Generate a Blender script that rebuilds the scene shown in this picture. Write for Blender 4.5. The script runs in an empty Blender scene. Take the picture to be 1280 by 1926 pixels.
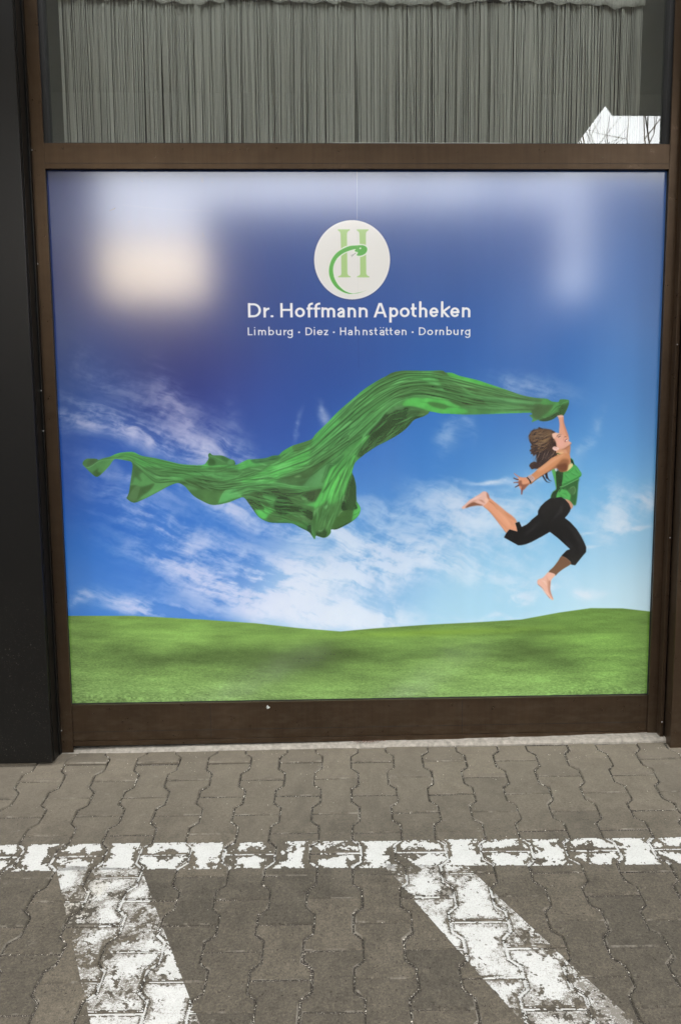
import bpy, bmesh, math, random
import numpy as np
from mathutils import Vector, Matrix, Euler

# ================================================================ camera, light
S = bpy.context.scene
COL = S.collection
CAM_LOC = (-0.1575, -2.9627, 1.2665)
cam_d = bpy.data.cameras.new('camera'); cam = bpy.data.objects.new('camera', cam_d); COL.objects.link(cam)
cam_d.sensor_fit = 'HORIZONTAL'; cam_d.sensor_width = 36.0; cam_d.lens = 36.0 * 1447.0 / 1280.0
cam_d.clip_start = 0.02; cam_d.clip_end = 600
_r = Vector((0.99960593, -0.02698011, -0.00774965)); _u = Vector((0.01075543, 0.11311021, 0.99352423)); _b = Vector((-0.02592883, -0.99321607, 0.11335582))
cam.matrix_world = Matrix(((_r.x, _u.x, _b.x, CAM_LOC[0]), (_r.y, _u.y, _b.y, CAM_LOC[1]), (_r.z, _u.z, _b.z, CAM_LOC[2]), (0, 0, 0, 1)))
S.camera = cam

VEIL = 8.5
SUN_EL, SUN_AZ = 38.0, 20.0            # the sun stands behind the shop: the whole front is in open shade
world = bpy.data.worlds.new('World'); S.world = world; world.use_nodes = True
wn = world.node_tree; wn.nodes.clear()
sky = wn.nodes.new('ShaderNodeTexSky'); sky.sky_type = 'NISHITA'; sky.sun_disc = False
sky.sun_elevation = math.radians(SUN_EL); sky.sun_rotation = math.radians(SUN_AZ)
sky.air_density = 1.0; sky.dust_density = 4.0; sky.ozone_density = 1.0
bg = wn.nodes.new('ShaderNodeBackground'); bg.inputs['Strength'].default_value = 0.15
wo = wn.nodes.new('ShaderNodeOutputWorld')
# bright thin overcast: the clear-sky colours seen through a milky veil of cloud
tcw = wn.nodes.new('ShaderNodeTexCoord'); mpw = wn.nodes.new('ShaderNodeMapping'); mpw.inputs['Scale'].default_value = (1, 1, 2.5)
nzw = wn.nodes.new('ShaderNodeTexNoise'); nzw.inputs['Scale'].default_value = 2.2; nzw.inputs['Detail'].default_value = 5
rpw = wn.nodes.new('ShaderNodeValToRGB'); rpw.color_ramp.elements[0].position = .3; rpw.color_ramp.elements[0].color = (.62, .62, .62, 1)
rpw.color_ramp.elements[1].position = .7; rpw.color_ramp.elements[1].color = (1, .985, .95, 1)
gaw = wn.nodes.new('ShaderNodeVectorMath'); gaw.operation = 'SCALE'; gaw.inputs['Scale'].default_value = VEIL
mxw = wn.nodes.new('ShaderNodeMix'); mxw.data_type = 'RGBA'; mxw.inputs[0].default_value = .8
wn.links.new(tcw.outputs['Generated'], mpw.inputs[0]); wn.links.new(mpw.outputs[0], nzw.inputs[0]); wn.links.new(nzw.outputs[0], rpw.inputs[0])
wn.links.new(rpw.outputs[0], gaw.inputs[0]); wn.links.new(sky.outputs[0], mxw.inputs[6]); wn.links.new(gaw.outputs[0], mxw.inputs[7])
wn.links.new(mxw.outputs[2], bg.inputs[0]); wn.links.new(bg.outputs[0], wo.inputs[0])
sun_d = bpy.data.lights.new('sun', 'SUN'); sun_d.energy = 5.0; sun_d.angle = math.radians(0.5); sun_d.color = (1, 0.93, 0.83)
sun = bpy.data.objects.new('sun', sun_d); COL.objects.link(sun)
_sd = Vector((math.sin(math.radians(SUN_AZ)) * math.cos(math.radians(SUN_EL)), math.cos(math.radians(SUN_AZ)) * math.cos(math.radians(SUN_EL)), math.sin(math.radians(SUN_EL))))
sun.rotation_euler = _sd.to_track_quat('Z', 'Y').to_euler(); sun.location = _sd * 50
S.view_settings.view_transform = 'Standard'; S.view_settings.look = 'None'
S.view_settings.exposure = 2.55; S.view_settings.gamma = 1.0; S.view_settings.use_curve_mapping = False
S.render.engine = 'CYCLES'
S.cycles.max_bounces = 8; S.cycles.diffuse_bounces = 4; S.cycles.glossy_bounces = 4; S.cycles.transparent_max_bounces = 12
S.cycles.caustics_reflective = False; S.cycles.caustics_refractive = False
S.cycles.sample_clamp_indirect = 6.0
S.cycles.use_denoising = True


# ================================================================ helpers
def tag(o, label=None, cat=None, group=None, kind=None):
    if label: o['label'] = label
    if cat: o['category'] = cat
    if group: o['group'] = group
    if kind: o['kind'] = kind
    return o


def empty(name, loc=(0, 0, 0)):
    o = bpy.data.objects.new(name, None); COL.objects.link(o); o.location = loc; o.empty_display_size = .1
    return o


class MB:
    """collects boxes, prisms and tubes and links them as one mesh object"""
    def __init__(s): s.bm = bmesh.new()

    def box(s, x0, x1, y0, y1, z0, z1, bev=0.0):
        vs = [s.bm.verts.new((x, y, z)) for x in (x0, x1) for y in (y0, y1) for z in (z0, z1)]
        fs = [s.bm.faces.new([vs[i] for i in f]) for f in ((0, 1, 3, 2), (4, 6, 7, 5), (0, 4, 5, 1), (2, 3, 7, 6), (0, 2, 6, 4), (1, 5, 7, 3))]
        if bev > 0:
            es = list({e for f in fs for e in f.edges})
            bmesh.ops.bevel(s.bm, geom=es, offset=bev, segments=2, affect='EDGES', profile=0.7)
        return s

    def prism(s, pts, a, b, axis='y'):
        """pts in the plane across the axis, extruded from a to b"""
        def P(p, t): return (p[0], t, p[1]) if axis == 'y' else ((p[0], p[1], t) if axis == 'z' else (t, p[0], p[1]))
        A = [s.bm.verts.new(P(p, a)) for p in pts]; B = [s.bm.verts.new(P(p, b)) for p in pts]; n = len(pts)
        s.bm.faces.new(A); s.bm.faces.new(B[::-1])
        for i in range(n): s.bm.faces.new([A[(i + 1) % n], A[i], B[i], B[(i + 1) % n]])
        return s

    def tube(s, p, q, r0, r1, n=6, cap=True):
        p, q = Vector(p), Vector(q); d = (q - p).normalized()
        a = d.orthogonal().normalized(); b = d.cross(a)
        R = [[s.bm.verts.new(c + (a * math.cos(2 * math.pi * i / n) + b * math.sin(2 * math.pi * i / n)) * r) for i in range(n)] for c, r in ((p, r0), (q, r1))]
        for i in range(n): s.bm.faces.new([R[0][i], R[0][(i + 1) % n], R[1][(i + 1) % n], R[1][i]])
        if cap: s.bm.faces.new(R[0][::-1]); s.bm.faces.new(R[1])
        return s

    def build(s, name, mat, parent=None, smooth=False):
        bmesh.ops.recalc_face_normals(s.bm, faces=s.bm.faces)
        me = bpy.data.meshes.new(name); s.bm.to_mesh(me); s.bm.free()
        me.materials.append(mat)
        if smooth: me.polygons.foreach_set('use_smooth', [True] * len(me.polygons))
        o = bpy.data.objects.new(name, me); COL.objects.link(o)
        if parent: o.parent = parent
        return o


class NT:
    def __init__(s, name):
        s.m = bpy.data.materials.new(name); s.m.use_nodes = True; s.t = s.m.node_tree; s.t.nodes.clear()
        s.out = s.t.nodes.new('ShaderNodeOutputMaterial')

    def n(s, typ, **kw):
        nd = s.t.nodes.new(typ)
        for k, v in kw.items():
            if k.startswith('_'): setattr(nd, k[1:], v)
            else:
                k2 = int(k[1:]) if k[0] == 'i' and k[1:].isdigit() else k.replace('__', ' ')
                if isinstance(v, bpy.types.NodeSocket): s.t.links.new(v, nd.inputs[k2])
                else: nd.inputs[k2].default_value = v
        return nd

    def noise(s, vec, scale, detail=4, rough=.5, dist=0.0):
        return s.n('ShaderNodeTexNoise', Vector=vec, Scale=scale, Detail=detail, Roughness=rough, Distortion=dist).outputs[0]

    def ramp(s, fac, stops):
        r = s.n('ShaderNodeValToRGB', Fac=fac); e = r.color_ramp.elements
        while len(e) < len(stops): e.new(.5)
        for i, (p, c) in enumerate(stops):
            e[i].position = p; e[i].color = (c, c, c, 1) if isinstance(c, (int, float)) else (*c, 1)
        return r.outputs[0]

    def mix(s, f, a, b, mode='MIX'):
        m = s.n('ShaderNodeMix', _data_type='RGBA', _blend_type=mode)
        for k, v in ((0, f), (6, a), (7, b)):
            if isinstance(v, bpy.types.NodeSocket): s.t.links.new(v, m.inputs[k])
            else: m.inputs[k].default_value = v if isinstance(v, (int, float)) else (*v, 1)
        return m.outputs[2]

    def math(s, op, a, b=0.0, clamp=False):
        m = s.n('ShaderNodeMath', _operation=op, _use_clamp=clamp)
        for k, v in ((0, a), (1, b)):
            if isinstance(v, bpy.types.NodeSocket): s.t.links.new(v, m.inputs[k])
            else: m.inputs[k].default_value = v
        return m.outputs[0]

    def scale(s, vec, xyz, loc=(0, 0, 0)):
        return s.n('ShaderNodeMapping', Vector=vec, Scale=xyz, Location=loc).outputs[0]

    def bump(s, h, strength, dist):
        return s.n('ShaderNodeBump', Strength=strength, Distance=dist, Height=h).outputs[0]

    def done(s, color, rough=.6, metal=0.0, spec=.5, normal=None, ior=1.5, **kw):
        b = s.n('ShaderNodeBsdfPrincipled')
        for k, v in (('Base Color', color), ('Roughness', rough), ('Metallic', metal), ('Specular IOR Level', spec), ('IOR', ior)):
            if isinstance(v, bpy.types.NodeSocket): s.t.links.new(v, b.inputs[k])
            else: b.inputs[k].default_value = (*v, 1) if isinstance(v, tuple) else v
        if normal: s.t.links.new(normal, b.inputs['Normal'])
        s.t.links.new(b.outputs[0], s.out.inputs[0]); s.b = b
        return s.m


def lin(c):
    return tuple(((v / 255) / 12.92 if v <= 10.3 else (((v / 255) + .055) / 1.055) ** 2.4) for v in c)


# ================================================================ materials
def m_flat(name, col, rough=.7, metal=0.0, var=.1, scale=6.0, spec=.5):
    t = NT(name); g = t.n('ShaderNodeNewGeometry').outputs['Position']
    f = t.noise(g, scale, 5, .6)
    c = t.mix(1.0, col, t.ramp(f, [(.3, 1 - var), (.7, 1 + var)]), 'MULTIPLY')
    return t.done(c, rough, metal, spec)


def m_bronze():
    """brown anodised aluminium with drawn grain, dust and fine scratches"""
    t = NT('bronze_aluminium'); g = t.n('ShaderNodeNewGeometry').outputs['Position']
    grain = t.noise(t.scale(g, (90, 90, 3)), 1.0, 3, .6)
    blot = t.noise(g, 5.0, 4, .55)
    c = t.mix(1.0, (.078, .051, .031), t.ramp(blot, [(.3, .88), (.7, 1.14)]), 'MULTIPLY')
    c = t.mix(1.0, c, t.ramp(grain, [(.3, .93), (.7, 1.07)]), 'MULTIPLY')
    dust = t.ramp(t.noise(g, 420, 2, .5), [(.69, 0), (.74, 1)])
    z = t.n('ShaderNodeSeparateXYZ', Vector=g).outputs[2]
    low = t.ramp(z, [(.0, 1.0), (.5, .12)])
    c = t.mix(t.math('MULTIPLY', t.math('MULTIPLY', dust, low), .45), c, (.34, .3, .25))
    film = t.math('MULTIPLY', t.ramp(t.noise(t.scale(g, (14, 14, 40)), 1, 5, .65), [(.45, 0), (.75, 1)]), t.ramp(z, [(.0, .28), (.25, .05)]))
    c = t.mix(film, c, (.2, .17, .13))
    r = t.ramp(t.noise(g, 30, 4, .6), [(.3, .27), (.7, .38)])
    return t.done(c, r, .78, .5, t.bump(t.noise(t.scale(g, (300, 300, 12)), 1, 2, .5), .06, .001))


def m_black():
    t = NT('black_cladding'); g = t.n('ShaderNodeNewGeometry').outputs['Position']
    z = t.n('ShaderNodeSeparateXYZ', Vector=g).outputs[2]
    c = t.mix(t.noise(g, 4, 4, .6), (.002, .0019, .0016), (.0045, .004, .0035))
    low = t.ramp(z, [(.05, 1.0), (.75, .08)])
    d1 = t.ramp(t.noise(g, 260, 2, .5), [(.66, 0), (.71, 1)]); clump = t.ramp(t.noise(g, 14, 3, .6), [(.4, .15), (.65, 1)])
    c = t.mix(t.math('MULTIPLY', t.math('MULTIPLY', t.math('MULTIPLY', d1, low), clump), .5), c, (.3, .28, .24))
    return t.done(c, .32, 0, .42, t.bump(t.noise(g, 900, 1, .5), .04, .0006))


def m_paver(edge=False):
    t = NT('worn_paver_edge' if edge else 'concrete_paver'); g = t.n('ShaderNodeNewGeometry').outputs['Position']
    info = t.n('ShaderNodeObjectInfo')
    rnd = info.outputs['Random']
    tone = t.ramp(rnd, [(0.0, .86), (.2, .94), (.6, 1.0), (.85, 1.06), (1.0, 1.22)])
    base = t.mix(rnd, (.061, .052, .038), (.069, .058, .042))
    c = t.mix(1.0, base, tone, 'MULTIPLY')
    blot = t.noise(g, 9, 6, .65)
    c = t.mix(1.0, c, t.ramp(blot, [(.25, .84), (.75, 1.18)]), 'MULTIPLY')
    c = t.mix(1.0, c, t.ramp(t.noise(g, 34, 5, .75), [(.3, .78), (.7, 1.22)]), 'MULTIPLY')
    sand = t.noise(g, 520, 3, .75)
    c = t.mix(1.0, c, t.ramp(sand, [(.28, .52), (.5, 1.0), (.74, 1.55)]), 'MULTIPLY')
    c = t.mix(1.0, c, t.ramp(t.noise(g, 150, 4, .8), [(.28, .58), (.5, 1.0), (.72, 1.5)]), 'MULTIPLY')
    pits = t.ramp(t.noise(g, 130, 2, .5), [(.30, 0), (.35, 1)])
    c = t.mix(1.0, c, t.mix(pits, (.45, .43, .4), (1, 1, 1)), 'MULTIPLY')
    # paler and warmer towards the shop front
    y = t.n('ShaderNodeSeparateXYZ', Vector=g).outputs[1]
    near = t.ramp(t.math('ADD', y, t.math('MULTIPLY', t.math('SUBTRACT', blot, .5), .5)), [(0.0, 0), (1.0, 1)])
    near = t.ramp(t.math('ADD', t.math('ADD', y, .95), t.math('MULTIPLY', t.math('SUBTRACT', blot, .5), .6)), [(.15, 0), (.9, 1)])
    c = t.mix(t.math('MULTIPLY', near, .42), c, (.222, .190, .145))
    # pale scuffs and a few blots
    sc = t.ramp(t.noise(t.scale(g, (1, 2.2, 1)), 17, 6, .75, .6), [(.62, 0), (.72, 1)])
    c = t.mix(t.math('MULTIPLY', sc, .22), c, (.3, .28, .24))
    spk = t.n('ShaderNodeTexVoronoi', Vector=g, Scale=62.0, _feature='F1')
    sp = t.math('MULTIPLY', t.ramp(spk.outputs['Distance'], [(.035, 1), (.075, 0)]), t.ramp(t.n('ShaderNodeSeparateColor', Color=spk.outputs['Color']).outputs[0], [(.93, 0), (.95, 1)]))
    c = t.mix(t.math('MULTIPLY', sp, .7), c, (.5, .48, .43))
    if edge:                                   # arrises rubbed pale in places, darker in others
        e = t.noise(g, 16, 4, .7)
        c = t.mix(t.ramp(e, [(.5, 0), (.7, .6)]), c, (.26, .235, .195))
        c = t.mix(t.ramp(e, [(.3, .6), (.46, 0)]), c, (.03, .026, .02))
    h = t.math('ADD', t.math('MULTIPLY', sand, .5), t.math('MULTIPLY', pits, .6))
    return t.done(c, .88, 0, .3, t.bump(h, .5, .0012))


def m_sand():
    t = NT('joint_sand'); g = t.n('ShaderNodeNewGeometry').outputs['Position']
    c = t.ramp(t.noise(g, 330, 3, .7), [(.3, (.012, .010, .008)), (.54, (.034, .028, .022)), (.6, (.12, .105, .08)), (.63, (.55, .5, .42))])
    c = t.mix(t.ramp(t.noise(g, 7, 4, .6), [(.35, 0), (.7, .6)]), c, (.05, .044, .034))
    return t.done(c, .95, 0, .2, t.bump(t.noise(g, 260, 3, .7), .8, .003))


def m_paint():
    t = NT('worn_road_paint'); g = t.n('ShaderNodeNewGeometry').outputs['Position']
    at = t.n('ShaderNodeAttribute', _attribute_name='wear').outputs['Fac']
    f = t.noise(g, 330, 4, .8)
    f = t.math('ADD', t.math('MULTIPLY', f, .62), t.math('MULTIPLY', t.noise(t.scale(g, (1, 1.6, 1)), 90, 4, .7), .38))
    thr = t.math('ADD', t.math('MULTIPLY', at, .36), .27)
    worn = t.n('ShaderNodeMapRange', Value=t.math('SUBTRACT', thr, f), i1=-.02, i2=.035).outputs[0]
    white = t.mix(t.noise(g, 24, 5, .7), (.36, .355, .33), (.52, .515, .49))
    white = t.mix(t.ramp(t.noise(g, 260, 4, .75), [(.34, .6), (.52, 0)]), white, (.24, .23, .2))
    yel = t.math('MULTIPLY', t.ramp(t.noise(g, 3.1, 3, .6), [(.63, 0), (.72, 1)]), t.ramp(f, [(.45, 0), (.6, 1)]))
    white = t.mix(t.math('MULTIPLY', yel, .4), white, (.42, .3, .1))
    c = t.mix(worn, white, (.145, .13, .108))
    return t.done(c, .7, 0, .4, t.bump(f, .35, .0008))


def m_glass():
    """single pane: clear, with the mirror reflection of both of its faces"""
    t = NT('window_glass')
    ge = t.n('ShaderNodeNewGeometry')
    dt = t.n('ShaderNodeVectorMath', _operation='DOT_PRODUCT', i0=ge.outputs['Normal'], i1=ge.outputs['Incoming']).outputs['Value']
    gr = t.math('POWER', t.math('SUBTRACT', 1.0, t.math('ABSOLUTE', dt), True), 5.0)
    f2 = t.math('ADD', t.math('MULTIPLY', gr, .9), .10, True)   # per face; the pane has two
    tr = t.n('ShaderNodeBsdfTransparent', Color=(.95, .965, .95, 1)).outputs[0]
    gl = t.n('ShaderNodeBsdfGlossy', Color=(1, 1, 1, 1), Roughness=.0).outputs[0]
    mx = t.n('ShaderNodeMixShader', i0=f2, i1=tr, i2=gl).outputs[0]
    t.t.links.new(mx, t.out.inputs[0])
    return t.m


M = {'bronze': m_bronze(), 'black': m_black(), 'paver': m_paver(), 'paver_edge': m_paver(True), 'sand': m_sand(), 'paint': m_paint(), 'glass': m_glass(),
     'rubber': m_flat('black_rubber', (.006, .006, .006), .6, 0, .15, 20),
     'mortar': m_flat('concrete_edge', (.27, .245, .205), .9, 0, .3, 55),
     'screw': m_flat('steel_screw', (.5, .5, .48), .35, .9, .1, 50),
     'thread': None,
     'inner_wall': m_flat('interior_grey', (.17, .175, .16), .8, 0, .08, 3),
     'inner_dark': m_flat('interior_dark', (.03, .032, .03), .8, 0, .1, 3),
     'soffit': m_flat('canopy_soffit', (.68, .67, .63), .7, 0, .1, 2),
     'render': m_flat('facade_render', (.3, .28, .25), .85, 0, .1, 1.5),
     'asphalt': m_flat('asphalt', (.022, .0215, .021), .95, 0, .2, 4, 0.0),
     'cream': m_flat('cream_render', (.88, .78, .58), .85, 0, .06, 1),
     'dark_brick': m_flat('dark_brick', (.019, .017, .018), .95, 0, .25, 8, 0.0),
     'grey_brick': m_flat('grey_render', (.028, .030, .034), .95, 0, .12, 2, 0.0),
     'roof': m_flat('roof_tiles', (.06, .045, .04), .8, 0, .2, 6),
     'win_dark': m_flat('far_window', (.02, .025, .03), .1, 0, .1, 1),
     'bark': m_flat('bark', (.06, .05, .04), .9, 0, .3, 12),
     'grit': m_flat('pale_grit', (.62, .58, .49), .85, 0, .3, 160),
     'leaf': m_flat('dry_leaf', (.11, .055, .035), .8, 0, .5, 120),
     'strip': m_flat('pale_sill_strip', (.45, .46, .42), .5, 0, .1, 30)}


def m_thread():
    t = NT('curtain_thread'); g = t.n('ShaderNodeNewGeometry').outputs['Position']
    f = t.noise(t.scale(g, (230, 230, 0.6)), 1, 2, .7)
    c = t.ramp(f, [(.25, (.27, .27, .245)), (.5, (.50, .50, .46)), (.8, (.62, .61, .56))])
    df = t.n('ShaderNodeBsdfDiffuse', Color=c).outputs[0]; tl = t.n('ShaderNodeBsdfTranslucent', Color=c).outputs[0]
    mx = t.n('ShaderNodeMixShader', i0=.2, i1=df, i2=tl).outputs[0]
    t.t.links.new(mx, t.out.inputs[0]); return t.m


M['thread'] = m_thread()
POSTER_GAIN, POSTER_ROUGH, POSTER_BUMP, POSTER_IOR, POSTER_SPEC = 0.92, 0.135, 0.012, 1.72, 1.0
PRINT_DEPTH = (1.0, 0.011)

# ---------------------------------------------------------------- poster print
# The print is drawn here, in code, on one canvas that covers the poster sheet.
# Its outlines were measured on the photograph; M_POSTER turns a measured point
# into the sheet's own metres (a plain plane-to-plane rectification).
PX0, PX1, PZ0, PZ1 = -1.1475, 1.1485, 0.1770, 2.1990      # poster sheet in metres
CW = 1700
PPM = CW / (PX1 - PX0)
CH = int(round((PZ1 - PZ0) * PPM))
FPX = 1447.0
CAM_R = np.array([[0.99960593, -0.02698011, -0.00774965],
                  [-0.01075543, -0.11311021, -0.99352423],
                  [0.02592883, 0.99321607, -0.11335582]])  # rows: right, down, forward
CAM_P = np.array([-0.1575, -2.9627, 1.2665])
_K = np.array([[FPX, 0, 640.0], [0, FPX, 963.0], [0, 0, 1.0]])
_C = _K @ CAM_R
M_PLANE = np.column_stack([_C[:, 0], _C[:, 2], -_C @ CAM_P])   # (x, z, 1) -> measured point
M_POSTER = np.linalg.inv(M_PLANE)


def to_sheet(pts):
    p = np.asarray(pts, float)
    h = np.c_[p, np.ones(len(p))] @ M_POSTER.T
    return np.c_[h[:, 0] / h[:, 2], h[:, 1] / h[:, 2]]


def cv(pts):                                   # measured -> canvas pixels (x right, y down)
    s = to_sheet(pts)
    return np.c_[(s[:, 0] - PX0) * PPM, (PZ1 - s[:, 1]) * PPM]


def tile(ox, oy, s, pts):
    return [(ox + a / s, oy + b / s) for a, b in pts]


rng = np.random.default_rng(7)


def vnoise(x, y, seed):                        # smooth value noise, any coordinates
    g = np.random.default_rng(seed).random((257, 257)).astype(np.float32)
    g[256] = g[0]; g[:, 256] = g[:, 0]
    xi = np.floor(x); yi = np.floor(y)
    fx = (x - xi).astype(np.float32); fy = (y - yi).astype(np.float32)
    xi = xi.astype(np.int32) & 255; yi = yi.astype(np.int32) & 255
    fx = fx * fx * (3 - 2 * fx); fy = fy * fy * (3 - 2 * fy)
    a = g[yi, xi] * (1 - fx) + g[yi, xi + 1] * fx
    b = g[yi + 1, xi] * (1 - fx) + g[yi + 1, xi + 1] * fx
    return a * (1 - fy) + b * fy


def fbm(x, y, seed, octv=5, gain=0.5):
    t = 0; a = 1; n = 0
    for i in range(octv):
        t = t + a * vnoise(x * 2 ** i + 17.3 * i, y * 2 ** i + 5.1 * i, seed + i); n += a; a *= gain
    return t / n


def sstep(a, b, x):
    t = np.clip((x - a) / (b - a), 0, 1)
    return t * t * (3 - 2 * t)


def blur(m, r):
    if r < 0.3: return m
    for ax in (0, 1):                          # three-pass box blur ~ gaussian
        for _ in range(2):
            k = max(1, int(round(r))) * 2 + 1
            pad = [(0, 0), (0, 0)]; pad[ax] = (k // 2 + 1, k // 2)
            c = np.cumsum(np.pad(m, pad, mode='edge'), axis=ax, dtype=np.float64)
            if ax == 0: m = ((c[k:] - c[:-k]) / k).astype(np.float32)
            else: m = ((c[:, k:] - c[:, :-k]) / k).astype(np.float32)
    return m


def smooth_poly(p, n=4):                       # Catmull-Rom through a closed outline
    p = np.asarray(p, float); o = []
    P0, P1, P2, P3 = np.roll(p, 1, 0), p, np.roll(p, -1, 0), np.roll(p, -2, 0)
    for k in range(n):
        t = k / n
        o.append(0.5 * (2 * P1 + (P2 - P0) * t + (2 * P0 - 5 * P1 + 4 * P2 - P3) * t * t + (3 * P1 - P0 - 3 * P2 + P3) * t ** 3))
    return np.stack(o, 1).reshape(-1, 2)


def smooth_line(p, n=5):
    p = np.asarray(p, float)
    if len(p) < 3: return p
    q = np.vstack([2 * p[0] - p[1], p, 2 * p[-1] - p[-2]]); o = []
    for i in range(1, len(q) - 2):
        P0, P1, P2, P3 = q[i - 1], q[i], q[i + 1], q[i + 2]
        for k in range(n):
            t = k / n
            o.append(0.5 * (2 * P1 + (P2 - P0) * t + (2 * P0 - 5 * P1 + 4 * P2 - P3) * t * t + (3 * P1 - P0 - 3 * P2 + P3) * t ** 3))
    o.append(p[-1]); return np.array(o)


def fill_mask(pc, soft=0.7):
    """coverage of a polygon given in canvas pixels; returns (y0, x0, mask)"""
    pad = int(soft * 2 + 3)
    x0 = max(0, int(pc[:, 0].min()) - pad); x1 = min(CW, int(pc[:, 0].max()) + pad + 1)
    y0 = max(0, int(pc[:, 1].min()) - pad); y1 = min(CH, int(pc[:, 1].max()) + pad + 1)
    if x1 <= x0 or y1 <= y0: return None
    w, h, S = x1 - x0, y1 - y0, 3
    acc = np.zeros((h, w + 1), np.float32)
    a = pc; b = np.roll(pc, -1, 0)
    xs_all = [[] for _ in range(h * S)]
    for (ax, ay), (bx, by) in zip(a, b):
        if ay == by: continue
        if ay > by: ax, ay, bx, by = bx, by, ax, ay
        k0 = max(0, int(np.ceil((ay - y0) * S - 0.5))); k1 = min(h * S - 1, int(np.floor((by - y0) * S - 0.5)))
        for k in range(k0, k1 + 1):
            yy = y0 + (k + 0.5) / S
            if ay <= yy < by: xs_all[k].append(ax + (bx - ax) * (yy - ay) / (by - ay) - x0)
    out = np.zeros((h, w), np.float32)
    for k, xs in enumerate(xs_all):
        xs.sort(); row = out[k // S]
        for i in range(0, len(xs) - 1, 2):
            l, r = max(0.0, xs[i]), min(float(w), xs[i + 1])
            if r <= l: continue
            li, ri = int(l), int(r)
            if li == ri: row[li] += (r - l) / S
            else:
                row[li] += (li + 1 - l) / S; row[li + 1:ri] += 1.0 / S
                if ri < w: row[ri] += (r - ri) / S
    out = np.clip(out, 0, 1)
    return y0, x0, blur(out, soft) if soft >= 0.6 else out


def srgb(c):
    return np.array(c, np.float32) / 255.0


def paint(img, m, col, alpha=1.0, clip=None):
    if m is None: return
    y0, x0, k = m; h, w = k.shape
    k = k * alpha
    if clip is not None: k = k * clip[y0:y0 + h, x0:x0 + w]
    k = k[..., None]
    s = img[y0:y0 + h, x0:x0 + w]
    s += (col - s) * k


def poly(img, pts, col, soft=0.0, alpha=1.0, clip=None, curve=True):
    p = smooth_poly(pts) if curve else np.asarray(pts, float)
    paint(img, fill_mask(cv(p), soft), srgb(col), alpha, clip)


def stroke(img, pts, w0, w1, col, soft=0.0, alpha=1.0, clip=None, mid=None):
    """tapered stroke, widths in measured pixels"""
    p = cv(smooth_line(pts)); n = len(p)
    t = np.linspace(0, 1, n)
    w = (w0 + (w1 - w0) * t) if mid is None else np.interp(t, [0, .5, 1], [w0, mid, w1])
    w = w * 1.5 / 2
    d = np.gradient(p, axis=0); d /= np.maximum(1e-6, np.hypot(d[:, 0], d[:, 1]))[:, None]
    nn = np.c_[-d[:, 1], d[:, 0]]
    q = np.vstack([p + nn * w[:, None], (p - nn * w[:, None])[::-1]])
    paint(img, fill_mask(q, soft), srgb(col), alpha, clip)


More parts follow.
